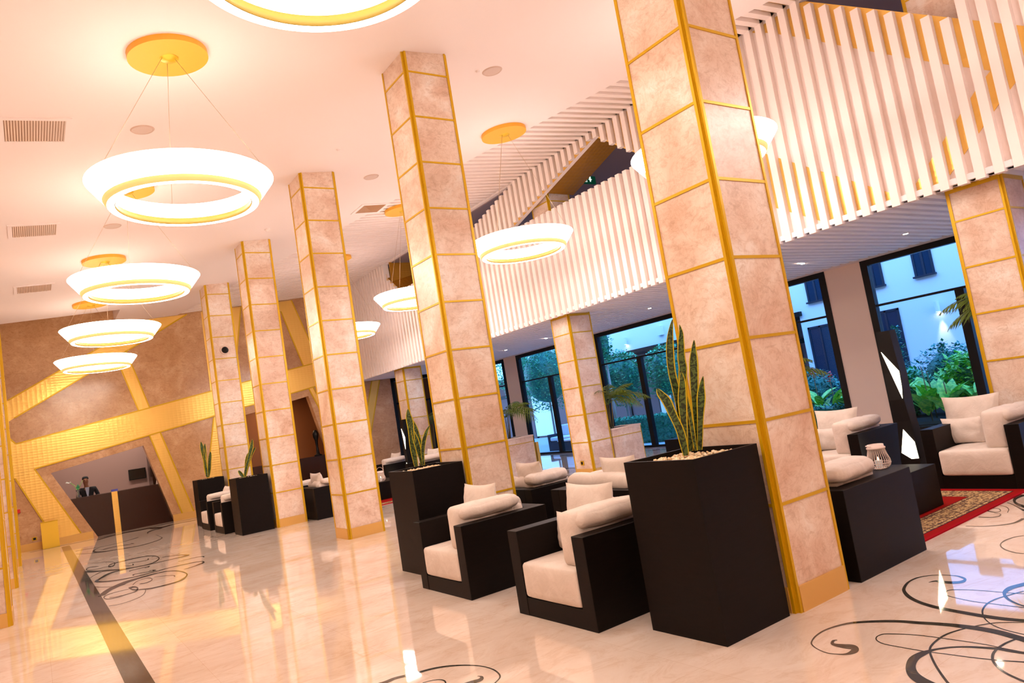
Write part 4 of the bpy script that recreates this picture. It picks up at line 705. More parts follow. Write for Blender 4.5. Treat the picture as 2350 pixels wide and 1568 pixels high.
def rbox(x0, x1, y0, y1, z0, z1, rad=.035, puff=.012, seed=0, n=9):
    """rounded, slightly puffed upholstery block"""
    bm = bmesh.new(); bmesh.ops.create_cube(bm, size=2)
    bmesh.ops.subdivide_edges(bm, edges=bm.edges[:], cuts=n, use_grid_fill=True)
    cx, cy, cz = (x0+x1)/2, (y0+y1)/2, (z0+z1)/2; h = Vector(((x1-x0)/2, (y1-y0)/2, (z1-z0)/2)); rnd = random.Random(seed); ph = rnd.uniform(0, 9)
    for v in bm.verts:
        c = v.co.copy(); c = Vector([math.sin(a*PI/2) if abs(a) < 1 else a for a in c])
        p = Vector((c.x*h.x, c.y*h.y, c.z*h.z)); r = min(rad, *h)
        q = Vector([max(-h[i]+r, min(h[i]-r, p[i])) for i in range(3)]); d = p-q
        if d.length > 1e-9: p = q+d.normalized()*r
        pf = [puff*(1-c[(i+1) % 3]**2)*(1-c[(i+2) % 3]**2)*(1 if c[i] > 0 else -1) if abs(c[i]) > .98 else 0 for i in range(3)]
        p += Vector(pf)*(1+.35*math.sin(7*c.x+3*c.y+5*c.z+ph)); v.co = p+Vector((cx, cy, cz))
    b = MB(); bm.verts.ensure_lookup_table(); b.add([tuple(v.co) for v in bm.verts], [tuple(v.index for v in f.verts) for f in bm.faces]); bm.free(); return b
def frame(r, L, W_=.475):
    """black box frame, open to -x"""
    h = L/2; A = .135
    o = MB().box(-W_, W_, -h, -h+A, 0, .65).build('arm', M['black'], r); bevel(o, .003, 1)
    o = MB().box(-W_, W_, h-A, h, 0, .65).build('arm', M['black'], r); bevel(o, .003, 1)
    o = MB().box(-W_+.004, W_, -h+A, h-A, 0, .14).build('seat_base', M['black'], r)
    o = MB().box(W_-.15, W_, -h+A, h-A, .14, .65).build('back', M['black'], r); bevel(o, .003, 1)
def armchair(loc, rz, label, side=-1, L=.96, group='black box armchairs with cream cushions', ax=-.41):
    """side: the y side (local) that carries the arm cushion"""
    r = empty('lounge_armchair', loc, rz); tag(r, label, 'armchair', group); frame(r, L)
    h = L/2-.135
    rbox(-.485, .30, -h+.004, h-.004, .142, .412, .034, .010, 1).build('seat_cushion', M['fabric'], r, True)
    s = side; ya, yb_ = sorted((s*(h-.004), s*(h-.235)))
    rbox(ax, .22, ya, yb_, .40, .795, .05, .010, 2, 12).build('arm_cushion', M['fabric'], r, True)
    # the arm cushion's rounded top rolls out over the arm and runs to the back
    yc = s*(h-.075); b = rbox(ax+.025, .25 if ax < -.3 else .40, yc-.105, yc+.105, .662, .790, .06, .008, 7, 12)
    cs_, sn_ = math.cos(s*.10), math.sin(s*.10); nv = []
    for x, y, z in b.v:
        t_ = (x-ax)/.66; q_ = 1-.16*max(0, min(1, t_)-.8)/.2; yy = (y-yc)*q_; xx = x-ax
        nv.append((ax+xx*cs_-yy*sn_, yc+xx*sn_+yy*cs_, .73+(z-.73)*q_+.020*t_+.004*math.sin(26*x+9*y)))
    b.v = nv
    b.build('arm_roll', M['fabric'], r, True)
    b = MB(); pts = [(.26+.012*math.sin(k), -h+.06+(2*h-.12)*k/14, .68+.012*math.sin(k*.9)) for k in range(15)]
    b.tube(pts, [.085*(1 if 0 < k < 14 else .8) for k in range(15)], 18); rb = rbox(.20, .325, -h+.01, h-.01, .41, .70, .04, .008, 3); b.add(rb.v, rb.f)
    b.build('back_cushion', M['fabric'], r, True)
    return r
def pillow(x, y, z, rz, lean, wd, ht, th, seed, label, mat='fabric', group='loose cushions on the armchairs'):
    o = cushion(wd, ht, th, seed).build('scatter_cushion', M[mat], None, True, (x, y, z)); o.rotation_euler = (0, lean, rz)
    return tag(o, label, 'cushion', group)
# row facing the walkway
a1 = armchair((3.555, 4.445, 0), 0, 'armchair in the foreground beside the big black planter')
a2 = armchair((3.555, 6.16, 0), 0, 'second armchair from the front, beside the middle black planter')
pillow(3.60, 4.53, .47, .05, .16, .56, .46, .18, 1, 'upright square cushion on the foreground armchair')
pillow(3.50, 4.62, .415, .04, .12, .42, .30, .14, 2, 'small low cushion in front on the foreground armchair')
pillow(3.60, 6.24, .47, .05, .16, .56, .46, .18, 3, 'upright square cushion on the second armchair from the front')
pillow(3.50, 6.33, .415, .04, .12, .42, .28, .14, 4, 'small low cushion in front on the second armchair')
armchair((3.655, 16.48, 0), 0, 'far armchair next to the far black planter'); armchair((3.655, 17.98, 0), 0, 'farthest armchair of the row along the walkway')
pillow(3.72, 16.56, .47, .05, .16, .56, .44, .18, 5, 'cushion on the far armchair beside the far planter'); pillow(3.72, 18.06, .47, .05, .16, .56, .44, .18, 6, 'cushion on the farthest armchair of the walkway row')
# lounge side, backs to the row above
armchair((5.20, 3.49, 0), PI, 'armchair seen from behind, right of the nearest tall column', 1, ax=-.22)
armchair((5.18, 7.35, 0), PI, 'armchair seen from behind, right of the second tall column', 1, ax=-.22)
pillow(5.02, 7.22, .50, .04, -.15, .5, .45, .18, 7, 'cushion on the armchair behind the second tall column')
pillow(5.02, 3.62, .50, .1, -.15, .5, .32, .18, 8, 'cushion on the armchair right of the nearest tall column')
def sofa(loc, rz, L, label):
    r = empty('lounge_sofa', loc, rz); tag(r, label, 'sofa', 'black box sofas'); frame(r, L); h = L/2-.135
    rbox(-.485, .30, -h+.004, -.003, .142, .412, .04, .012, 5).build('seat_cushion', M['fabric'], r, True); rbox(-.485, .30, .003, h-.004, .142, .412, .04, .012, 6).build('seat_cushion', M['fabric'], r, True)
    b = MB(); pts = [(.29+.008*math.sin(k), -h+.06+(2*h-.12)*k/20, .70+.008*math.sin(k*.9)) for k in range(21)]
    b.tube(pts, [.10*(1 if 0 < k < 20 else .8) for k in range(21)], 18); rb = rbox(.19, .325, -h+.01, h-.01, .41, .72, .04, .008, 3, 12); b.add(rb.v, rb.f)
    b.build('back_cushion', M['fabric'], r, True)
    for s in (-1, 1):
        b = MB(); b.tube([(-.28+.5*i/8, s*(h-.09), .66+.02*math.sin(PI*i/8)) for i in range(9)], [.085*(1 if 0 < i < 8 else .8) for i in range(9)], 16); ya, yb_ = sorted((s*(h-.004), s*(h-.18)))
        rb = rbox(-.28, .19, ya, yb_, .40, .68, .045, .01, 4); b.add(rb.v, rb.f); b.build('arm_cushion', M['fabric'], r, True)
    return r
sofa((5.18, 5.555, 0), PI, 1.86, 'sofa seen from behind between the two foreground armchairs')
pillow(5.02, 5.60, .52, .05, -.15, .52, .44, .18, 9, 'grey-cream cushion standing on the sofa seen from behind')
pillow(5.04, 5.08, .50, .02, -.15, .5, .42, .18, 10, 'cushion at the hidden end of the sofa seen from behind')
# chairs facing the row, by the window aisle
armchair((8.515, 3.59, 0), 0, 'armchair at the right edge facing the rug')
armchair((8.515, 5.27, 0), 0, 'armchair between the floor lamp and the nearest tall column')
pillow(8.66, 3.80, .46, .05, .20, .60, .48, .18, 11, 'large upright cushion on the armchair at the right edge')
pillow(8.50, 3.84, .41, .05, .12, .44, .30, .14, 12, 'small cushion in front on the armchair at the right edge')
pillow(8.66, 5.44, .46, .05, .20, .60, .47, .18, 13, 'large upright cushion on the armchair left of the floor lamp')
pillow(8.46, 5.46, .41, .05, .12, .44, .30, .14, 14, 'small cushion in front on the armchair left of the floor lamp')
# far lounge group
armchair((5.20, 15.18, 0), PI, 'far armchair seen from behind, right of the fourth tall column', 1)
sofa((5.20, 17.2, 0), PI, 1.86, 'far sofa seen between the third and fourth tall columns')
pillow(5.02, 15.2, .50, .1, -.15, .5, .45, .18, 15, 'cushion on the far armchair right of the fourth tall column')
pillow(5.02, 16.9, .52, .1, -.15, .5, .45, .18, 16, 'cushion on the far sofa right of the fourth tall column')
armchair((8.42, 16.63, 0), 0, 'far armchair behind the middle planter, right of the lantern'); armchair((8.45, 18.95, 0), 0, 'far armchair behind the lantern beside the stone wall')
pillow(8.55, 16.75, .46, .05, .20, .6, .48, .18, 17, 'cushion on the far armchair behind the middle planter'); pillow(8.55, 19.1, .46, .05, .20, .56, .46, .18, 18, 'cushion on the far armchair beside the stone wall')

# low tables and rugs
def table(x0, x1, y0, y1, label):
    o = MB().box(x0, x1, y0, y1, .014, .412).build('coffee_table', M['black']); bevel(o, .003, 1)
    MB().box(x0+.02, x1-.02, y0+.02, y1-.02, .008, .016).build('base', M['blackmetal'], o)
    return tag(o, label, 'table')
o = MB().box(5.75, 8.02, 3.13, 6.3, 0, .010).build('patterned_rug', rugmat('red_oriental_rug', 5.75, 8.02, 3.13, 6.3)); tag(o, 'red oriental rug with cream patterned border at the right', 'rug', 'oriental rugs')
o = MB().box(5.75, 8.02, 14.72, 18.0, 0, .010).build('patterned_rug', rugmat('red_oriental_rug_far', 5.75, 8.02, 14.72, 18.0)); tag(o, 'far red oriental rug glimpsed left of the middle planter', 'rug', 'oriental rugs')
table(6.15, 7.24, 3.585, 4.75, 'low black coffee table on the near rug'); table(6.15, 7.30, 15.75, 16.9, 'low black coffee table on the far rug')
def lantern(x, y, label, upright):
    r = empty('candle_lantern', (x, y, .412)); tag(r, label, 'lantern', 'white basket lanterns')
    prof = [(.065, .0), (.095, .02), (.113, .055), (.110, .09), (.092, .14), (.080, .19), (.078, .205)]
    b = MB()
    for k in range(30):
        a = 2*PI*k/30; b.tube([(q*math.cos(a+.25*z_), q*math.sin(a+.25*z_), z_) for q, z_ in prof], .0026, 5)
    for q, z_ in ((.065, .004), (.105, .035), (.113, .06)): b.lathe([(q, z_-.003), (q+.004, z_), (q, z_+.003), (q-.004, z_)], 32, closed=True)
    b.build('basket', M['lantern'], r, True)
    MB().lathe([(.070, .20), (.088, .20), (.090, .215), (.078, .222), (.076, .245), (.062, .247), (.062, .205)], 36).build('collar', M['lantern'], r, True)
    MB().lathe([(.001, 0), (.064, 0), (.064, .006), (.001, .008)], 32).build('bottom', M['lantern'], r)
    MB().lathe([(.001, .008), (.03, .008), (.03, .085), (.001, .087)], 20).build('candle', M['outcushion'], r); cdl = kids(r)[-1]; cdl = [q for q in kids(r) if q.name.startswith('candle')][0]; MB().lathe([(.001, .088), (.007, .10), (.001, .12)], 12).build('flame', M['candle'], cdl, True)
    pts = [(.085*math.cos(t_), 0, .235+.10*math.sin(t_)) if upright else (.085*math.cos(t_), .09*math.sin(t_), .235) for t_ in [PI*i/12 for i in range(13)]]
    MB().tube(pts, .004, 6).build('handle', M['lantern'], r, True)
lantern(7.02, 4.02, 'white basket lantern on the near coffee table', False); lantern(6.78, 16.05, 'white basket lantern with raised handle on the far coffee table', True)

# twisted floor lamps with lit cut-outs
def floorlamp(x, y, label):
    r = empty('floor_lamp', (x, y, 0)); tag(r, label, 'lamp', 'black sculpted floor lamps')
    secs = [(0, .02, .0, .11, .10), (.28, .0, -.02, .115, .11), (.72, -.02, -.03, .078, .078), (.98, -.01, .0, .095, .09), (1.30, .0, -.005, .075, .095), (1.80, .0, .01, .07, .08)]
    b = MB(); vs = []
    for z_, ox, oy, hx, hy in secs:
        for sx_, sy_ in ((-1, -1), (1, -1), (1, 1), (-1, 1)): vs.append((ox+sx_*hx, oy+sy_*hy, z_))
    n = len(secs); top = [(ox+sx_*(hx-.008), oy+sy_*(hy-.008), 1.80) for ox, oy, hx, hy in [secs[-1][1:]] for sx_, sy_ in ((-1, -1), (1, -1), (1, 1), (-1, 1))]
    low = [(q[0], q[1], 1.55) for q in top]
    fs = [(0, 3, 2, 1)]
    for i in range(n-1):
        for k in range(4): fs.append((4*i+k, 4*i+(k+1) % 4, 4*i+4+(k+1) % 4, 4*i+4+k))
    e = 4*n
    for k in range(4):
        fs.append((4*(n-1)+k, 4*(n-1)+(k+1) % 4, e+(k+1) % 4, e+k)); fs.append((e+k, e+(k+1) % 4, e+4+(k+1) % 4, e+4+k))
    fs.append((e+4, e+5, e+6, e+7))
    b.add(vs+top+low, fs); b.build('lamp_body', M['blackmetal'], r)
    def on(face, u, z_):   # point on the -x or -y face at height z_, u from 0 to 1 along it
        for i in range(n-1):
            a, c = secs[i], secs[i+1]
            if a[0] <= z_ <= c[0]:
                t_ = (z_-a[0])/(c[0]-a[0]); ox, oy, hx, hy = [a[j]+(c[j]-a[j])*t_ for j in range(1, 5)]
                return (ox-hx-.002, oy+hy-2*hy*u, z_) if face == 'x' else (ox-hx+2*hx*u, oy-hy-.002, z_)
    def cut(face, pts):
        c = MB(); P = [on(face, u, z_) for u, z_ in pts]
        nx = (-.003, 0, 0) if face == 'x' else (0, -.003, 0)
        m = len(P); tri = tessellate_polygon([[Vector((q[0], q[1], 0)) for q in pts]]); c.add(P+[(q[0]+nx[0], q[1]+nx[1], q[2]) for q in P], list(tri)+[tuple(m+i for i in q) for q in tri]+[(i, (i+1) % m, m+(i+1) % m, m+i) for i in range(m)])
        c.build('lit_cutout', M['lampglow'], r)
    cut('x', [(.10, 1.56), (.95, 1.31), (.98, 1.12), (.93, .99)][:4]); 
    cut('x', [(.38, .63), (.95, .48), (.97, .29), (.60, .285), (.10, .36)])
    return r
floorlamp(8.50, 4.44, 'black sculpted floor lamp before the window, right of the nearest tall column'); floorlamp(8.50, 17.98, 'far black sculpted floor lamp beside the stone wall')

# ------------------------------------------------------------------ black planters with pebbles and snake plants
def planter(x, y, label):
    r = empty('black_planter', (x, y, 0)); tag(r, label, 'planter', 'tall black planters'); h = .312; T_ = .022; H = 1.12
    b = MB(); b.box(-h, h, -h, -h+T_, 0, H); b.box(-h, h, h-T_, h, 0, H); b.box(-h, -h+T_, -h+T_, h-T_, 0, H); b.box(h-T_, h, -h+T_, h-T_, 0, H); b.box(-h+T_, h-T_, -h+T_, h-T_, .9, 1.05)
    b.build('planter_box', M['black'], r)
    rnd = random.Random(int(y*10)); p_ = MB()
    for _ in range(520):
        cx, cy = rnd.uniform(-h+.045, h-.045), rnd.uniform(-h+.045, h-.045); cz = 1.055+rnd.uniform(0, .055)*(1-.5*(max(abs(cx), abs(cy))/h)**2); s = rnd.uniform(.010, .020)
        bm = bmesh.new(); bmesh.ops.create_icosphere(bm, subdivisions=1, radius=s); R_ = Matrix.Rotation(rnd.uniform(0, 6), 3, 'Z') @ Matrix.Rotation(rnd.uniform(0, 1), 3, 'X'); k1, k2 = rnd.uniform(.6, 1.3), rnd.uniform(.5, .8)
        bm.verts.ensure_lookup_table(); p_.add([tuple(Vector((cx, cy, cz))+R_ @ Vector((v.co.x*k1, v.co.y, v.co.z*k2))) for v in bm.verts], [tuple(v.index for v in f.verts) for f in bm.faces]); bm.free()
    o = p_.build('pebbles', M['pebble'], r, True); o['kind'] = 'stuff'
planter(3.623, 3.362, 'big black planter in the foreground with a tall snake plant'); planter(3.66, 7.37, 'middle black planter beside the second armchair')
planter(3.61, 15.30, 'far black planter before the fourth tall column'); planter(3.60, 19.32, 'farthest black planter behind the far armchairs')
def snake(leaves, label, wmul=1.0):
    b0 = leaves[0][0][-1]; cx = sum(L[0][-1][0] for L in leaves)/len(leaves); cy = sum(L[0][-1][1] for L in leaves)/len(leaves)
    r = empty('snake_plant', (cx, cy, 1.08)); tag(r, label, 'plant', 'snake plants')
    vdir = Vector((cx, cy, 0)).normalized(); side = Vector((vdir.y, -vdir.x, 0))
    for k, (pts, w_) in enumerate(leaves):
        c = cr_([(p_[0], p_[1], p_[2]) for p_ in pts], 5); n = len(c); b = MB(); vs = []; tw = .25*math.sin(k*2.3)
        for i, p_ in enumerate(c):
            t_ = i/(n-1)                       # 0 tip, 1 base
            prof = (math.sin(min(1, t_*2.6)*PI/2)**.8)*(1-.45*t_**3)*wmul*w_/2*(1+.10*math.sin(9*t_+k))
            sd = (side*math.cos(tw+.5*t_)+vdir*math.sin(tw+.5*t_)); nr = (vdir*math.cos(tw+.5*t_)-side*math.sin(tw+.5*t_))
            P = Vector(p_)-Vector((cx, cy, 1.08))
            for u, dd in ((-1, .25), (-.76, .14), (0, -.12), (.76, .14), (1, .25)): vs.append(P+sd*prof*u-nr*prof*dd)
            for u, dd in ((.76, .14), (0, -.12), (-.76, .14)): vs.append(P+sd*prof*u*.98-nr*(prof*dd-.004*min(1, t_*5)))
        m = 8; fs = []; mi = []
        for i in range(n-1):
            for q in range(m): fs.append((i*m+q, i*m+(q+1) % m, (i+1)*m+(q+1) % m, (i+1)*m+q)); mi.append(1 if q in (0, 3, 4, 7) else 0)
        b.v = [tuple(v) for v in vs]; b.f = fs; b.mi = mi
        b.build('leaf', [M['leaf'], M['leafedge']], r, True)
snake(D['leavesA'], 'tall variegated snake plant growing in the big foreground planter', 1.55)
snake(D['leavesB'], 'snake plant growing in the middle black planter', 1.25); snake(D['leavesC'], 'small snake plant in the far planter before the fourth column', 1.6); snake(D['leavesD'], 'small snake plant in the farthest black planter', 1.6)

# ------------------------------------------------------------------ palms in the stone boxes
def palm(x, y, label, fr, seed, h=.45, L=.9):
    r = empty('potted_palm', (x, y, .85)); tag(r, label, 'palm', 'indoor palms'); rnd = random.Random(seed)
    for k, (dx, dy) in enumerate(((0, 0), (.05, .03), (-.05, .03), (.02, -.05))):
        MB().tube([(dx, dy, 0), (dx*1.6, dy*1.6, h*.5), (dx*2.4, dy*2.4, h*(1.0+.1*k))], [.014, .012, .009], 8).build('stem', M['palmstem'], r, True)
    for az, el, ln in fr:
        a = math.radians(az); b = MB(); P = []; p_ = Vector((.03*math.cos(a), .03*math.sin(a), h*.95)); e = math.radians(el); n = 16
        for i in range(n+1):
            P.append(p_.copy()); p_ += Vector((math.cos(a)*math.cos(e), math.sin(a)*math.cos(e), math.sin(e)))*ln/n; e -= math.radians(5.2)
        b.tube(P, [.006*(1-.8*i/n)+.001 for i in range(n+1)], 5)
        sd = Vector((-math.sin(a), math.cos(a), 0))
        for i in range(3, n+1):
            for s in (-1, 1):
                t_ = i/n; l_ = .34*ln*math.sin(PI*min(1, .18+t_*.86))+.05; d = (P[i]-P[i-1]).normalized(); q = (sd*s*.75+d*.75+Vector((0, 0, -.25+rnd.uniform(-.1, .1)))).normalized()
                wv_ = d*.017; a0 = P[i]; m_ = a0+q*l_*.5+Vector((0, 0, -.01)); t2 = a0+q*l_+Vector((0, 0, -.10*l_/.3)); up_ = Vector((0, 0, .002))
                b.add([a0-wv_*.4, a0+wv_*.4, m_+wv_, m_-wv_, t2], [(0, 1, 2, 3), (3, 2, 4)])
        b.build('frond', M['palm'], r, False)
FR = [(20, 75, .9), (80, 60, .95), (140, 70, .85), (200, 62, .9), (250, 55, .95), (300, 68, .9), (340, 50, 1.0), (110, 45, .9), (40, 48, .95)]
palm(10.06, 11.36, 'palm in the stone box right of the palm column', [(q[0]+15, q[1]+4, q[2]*.8) for q in FR]+[(-60, 40, 1.0), (-75, 30, .9)], 1, .55)
palm(10.10, 15.36, 'palm in the stone box right of the second tall column', [(q[0], q[1]-8, q[2]*.9) for q in FR]+[(-90, 38, 1.35), (-80, 28, 1.2)], 2, .6)
palm(10.06, 3.52, 'palm beside the column at the right edge', [(q[0]+25, q[1], q[2]*.8) for q in FR]+[(95, 45, 1.0), (75, 35, .95), (110, 30, .9)], 3, 1.05)
palm(10.10, 7.45, 'palm glimpsed right of the nearest tall column', [(q[0]+10, q[1]-6, q[2]*.8) for q in FR]+[(-80, 40, 1.15), (-95, 55, 1.1)], 4, .5)
palm(10.06, 19.45, 'farthest palm, before the dark glass doors', [(q[0]+10, q[1], q[2]*.85) for q in FR], 5, .75)

# small dark bench by the window behind the snake plant
o = MB().box(12.3, 13.3, 11.4, 12.1, 0, .30).build('low_bench', M['black']); tag(o, 'low dark bench by the window behind the big planter', 'bench')

# ------------------------------------------------------------------ courtyard outside
struct(MB().box(13.78, 34, -8, 40, -.25, -.10).build('ground_courtyard', M['paving']), 'pale paving of the courtyard')
FX = 20.0
fcd = MB()
fcd.prism([(-8, -.2), (13.0, -.2), (13.0, 3.05), (36.5, 3.05), (36.5, -.2), (40, -.2), (40, 9), (-8, 9)], FX, FX+.3, 'X', 0)
struct(fcd.build('wall_courtyard', M['facade']), 'white facade across the courtyard')
bb = MB(); bb.box(FX+1.6, FX+1.8, 13, 36.5, -.2, 3.05); bb.box(FX+.3, FX+1.8, 12.8, 13, -.2, 3.05); bb.box(FX+.3, FX+1.8, 36.5, 36.7, -.2, 3.05); struct(bb.build('wall_courtyard_recess', M['facadebrown']), 'mauve-brown recessed wall under the white facade')
bb = MB(); bb.box(FX-.12, FX+1.8, 12.9, 36.6, 3.0, 3.14); struct(bb.build('trim_7', M['blackmetal']), 'dark beam over the recessed courtyard wall')
def outwin(y0, y1, z0, z1, label, sill=True):
    r = empty('courtyard_window', (FX, (y0+y1)/2, z0)); h = (y1-y0)/2; b = MB(); b.box(-.03, .05, -h, -h+.06, 0, z1-z0); b.box(-.03, .05, h-.06, h, 0, z1-z0); b.box(-.03, .05, -h, h, z1-z0-.06, z1-z0); b.box(-.03, .05, -.03, .03, 0, z1-z0)
    if sill: b.box(-.10, .05, -h-.03, h+.03, -.05, .0)
    b.build('window_frame', plain('blue_black_frame', srgb(14, 26, 44)), r); MB().box(-.012, .0, -h+.05, h-.05, 0, z1-z0-.05).build('pane', M['outwin'], r); struct(r, label)
outwin(8.84, 9.36, 3.36, 4.6, 'dark upper window of the courtyard facade, right one'); outwin(10.2, 10.75, 3.36, 4.6, 'dark upper window of the courtyard facade, left one'); outwin(12.0, 12.6, 3.36, 4.6, 'dark upper window seen past the nearest tall column')
outwin(9.98, 10.75, -.1, 2.64, 'dark glazed courtyard door behind the floor lamp', False); outwin(7.0, 7.6, -.1, 2.7, 'dark glazed courtyard door at the right', False); outwin(12.0, 12.8, -.1, 2.6, 'dark glazed courtyard door right of the nearest tall column', False)
rd = MB()
for y in (14.2, 15.6, 17.4, 19.2, 21.0, 22.8, 24.6, 26.4, 28.2, 30.0, 32): rd.box(FX+1.54, FX+1.6, y, y+.12, -.1, 3.05)
rd.box(FX+1.54, FX+1.6, 13, 36, 2.2, 2.36); struct(rd.build('trim_8', M['blackmetal']), 'dark frames of the glazing in the courtyard recess')
rd = MB(); rd.box(FX+1.50, FX+1.56, 15.72, 17.4, .0, 2.2); rd.box(FX+1.50, FX+1.56, 19.32, 21.0, 0, 2.2); rd.box(FX+1.50, FX+1.56, 24.72, 26.4, 0, 2.2); rd.box(FX+1.50, FX+1.56, 28.3, 30.0, 0, 2.2); struct(rd.build('curtain', M['outcushion']), 'pale curtains behind the courtyard glazing')
def sconce(y, z, label):
    r = empty('wall_sconce', (FX, y, z)); tag(r, label, 'lamp', 'lamps on the courtyard facade')
    MB().lathe([(.06, -.14), (.06, .14), (.001, .14)], 20).build('cylinder_shade', M['facade'], r, False, (-.09, 0, 0)); MB().lathe([(.001, 0), (.055, 0)], 16).build('bulb', emit('lit_sconce', (1, .9, .75, 1), 8), r, False, (-.09, 0, -.13)); MB().box(-.03, 0, -.02, .02, -.02, .02).build('bracket', M['facade'], r)
    l = bpy.data.lights.new('sconce_light', 'SPOT'); l.energy = 26; l.color = (1, .92, .8); l.spot_size = math.radians(42); l.spot_blend = .7; l.shadow_soft_size = .03
    lo = bpy.data.objects.new('sconce_light', l); COL.objects.link(lo); lo.parent = r; lo.location = (-.10, 0, -.15)
sconce(8.95, 2.46, 'lit lamp on the courtyard facade above the shrubs'); sconce(20.75, 3.55, 'white cylinder lamp on the facade left of the window'); sconce(16.0, 3.7, 'white cylinder lamp on the facade behind the snake plant')
o = MB().box(FX-.14, FX, 18.7, 18.95, 3.45, 3.80).build('wall_box', M['facade']); tag(o, 'small white box hanging on the courtyard facade', 'box'); MB().tube([(-.07+FX, 18.82, 3.8), (-.07+FX, 18.82, 5)], .01, 6).build('cable', M['facade'], o)

def leafcloud(name, mat, n, fn, size, seed, parent=None, tilt=1.0):
    rnd = random.Random(seed); b = MB()
    for _ in range(n):
        p_ = Vector(fn(rnd)); a = rnd.uniform(0, 2*PI); e = rnd.uniform(-.6, .9)*tilt; s = size*rnd.uniform(.6, 1.4)
        d = Vector((math.cos(a)*math.cos(e), math.sin(a)*math.cos(e), math.sin(e))); sd = d.cross(Vector((0, 0, 1))).normalized()*s*.30
        nr = sd.cross(d).normalized()*s*.06
        b.add([p_, p_+d*s*.5+sd-nr, p_+d*s, p_+d*s*.5-sd-nr], [(0, 1, 2, 3)])
    return b.build(name, mat, parent)
def ell(c, r):
    def f(rnd):
        while True:
            u = [rnd.uniform(-1, 1) for _ in range(3)]; q = sum(x*x for x in u)
            if .35 < q < 1: return (c[0]+u[0]*r[0], c[1]+u[1]*r[1], c[2]+u[2]*r[2])
    return f
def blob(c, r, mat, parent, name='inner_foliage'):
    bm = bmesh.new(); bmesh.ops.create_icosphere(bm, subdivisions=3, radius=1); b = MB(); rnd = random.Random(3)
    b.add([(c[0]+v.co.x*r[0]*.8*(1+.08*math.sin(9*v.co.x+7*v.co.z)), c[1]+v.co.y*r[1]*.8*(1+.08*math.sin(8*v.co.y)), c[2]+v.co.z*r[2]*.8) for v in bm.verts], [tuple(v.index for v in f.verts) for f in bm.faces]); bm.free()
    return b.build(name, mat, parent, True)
def tree(x, y, zc, rx, rz_, n, label, seed, mat='tree', sz=.11, trunk=True, zb=-.1):
    r = empty('courtyard_tree', (x, y, zb)); tag(r, label, 'tree', 'trees in the courtyard'); c = (0, 0, zc-zb)
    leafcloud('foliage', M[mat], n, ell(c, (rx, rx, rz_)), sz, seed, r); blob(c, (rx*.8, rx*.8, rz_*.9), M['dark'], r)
    MB().tube([(0, 0, 0), (.02, .02, (zc-zb)*.5), (0, 0, zc-zb)], [.05, .04, .03], 8).build('trunk', M['bark'], r, True)
tree(17.5, 18.75, 2.05, .95, 1.05, 3000, 'rounded tree left of the mullion behind the palm column', 1); tree(17.5, 16.5, 1.95, .92, 1.0, 2800, 'rounded tree behind the snake plant', 2)
tree(17.3, 22.9, 2.7, 1.35, 1.5, 4600, 'large leafy tree left of the palm column', 3); tree(16.2, 17.95, 3.3, .28, .8, 700, 'climbing tree at the left edge of the window', 4); tree(18.0, 25.9, 3.3, .95, 1.5, 2600, 'tall leafy tree right of the second tall column', 5)
def hedge(x0, x1, y0, y1, z1, n, label, seed, mat='hedge'):
    r = empty('hedge', ((x0+x1)/2, (y0+y1)/2, -.1)); tag(r, label, 'hedge'); hx, hy = (x1-x0)/2, (y1-y0)/2; H = z1+.1
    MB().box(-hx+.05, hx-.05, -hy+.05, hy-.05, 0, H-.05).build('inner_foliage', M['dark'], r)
    def f(rnd):
        k = rnd.random()
        if k < .45: return (-hx+rnd.uniform(0, .07), rnd.uniform(-hy, hy), rnd.uniform(0, H))
        if k < .85: return (rnd.uniform(-hx, hx), rnd.uniform(-hy, hy), H-rnd.uniform(0, .07))
        return (rnd.uniform(-hx, hx), -hy+rnd.uniform(0, .07), rnd.uniform(0, H))
    leafcloud('foliage', M[mat], n, f, .07, seed, r)
hedge(15.6, 16.4, 12.5, 18.2, .72, 6000, 'clipped green hedge outside behind the palm', 11)
# planting bed before the right-hand windows
struct(MB().box(14.0, 18.8, 1.0, 12.0, -.1, .05).build('planting_bed', M['soil']), 'dark soil of the planting bed outside')
def shrub(x, y, rx, ry, h, n, mat, sz, label, seed, fl=0):
    r = empty('garden_shrub', (x, y, .05)); tag(r, label, 'shrub', 'shrubs in the planting bed')
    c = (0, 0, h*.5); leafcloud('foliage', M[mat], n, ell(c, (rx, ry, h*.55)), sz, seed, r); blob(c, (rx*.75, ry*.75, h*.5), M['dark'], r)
    if fl: leafcloud('blossom', M['flower'], fl, ell((0, 0, h*.95), (rx*.8, ry*.8, .2)), .09, seed+1, r)
shrub(15.75, 6.7, .6, .65, 1.2, 2200, 'bright', .13, 'bright green leafy shrub outside at the right window', 21)
shrub(15.7, 7.95, .5, .55, 1.0, 1800, 'tree', .11, 'green shrub outside right of the floor lamp', 22)
shrub(17.1, 7.7, .7, .8, 1.4, 2200, 'dark', .09, 'dark bluish shrub before the courtyard facade', 23)
shrub(17.6, 9.4, .7, .75, 1.2, 1500, 'dark', .09, 'dark shrub behind the floor lamp', 24)
shrub(17.0, 11.1, .8, .85, 1.25, 1800, 'dark', .10, 'dark shrub seen past the nearest tall column', 25)
shrub(15.4, 5.7, .5, .55, 1.65, 1800, 'bright', .12, 'tall bright shrub by the right window mullion', 26)
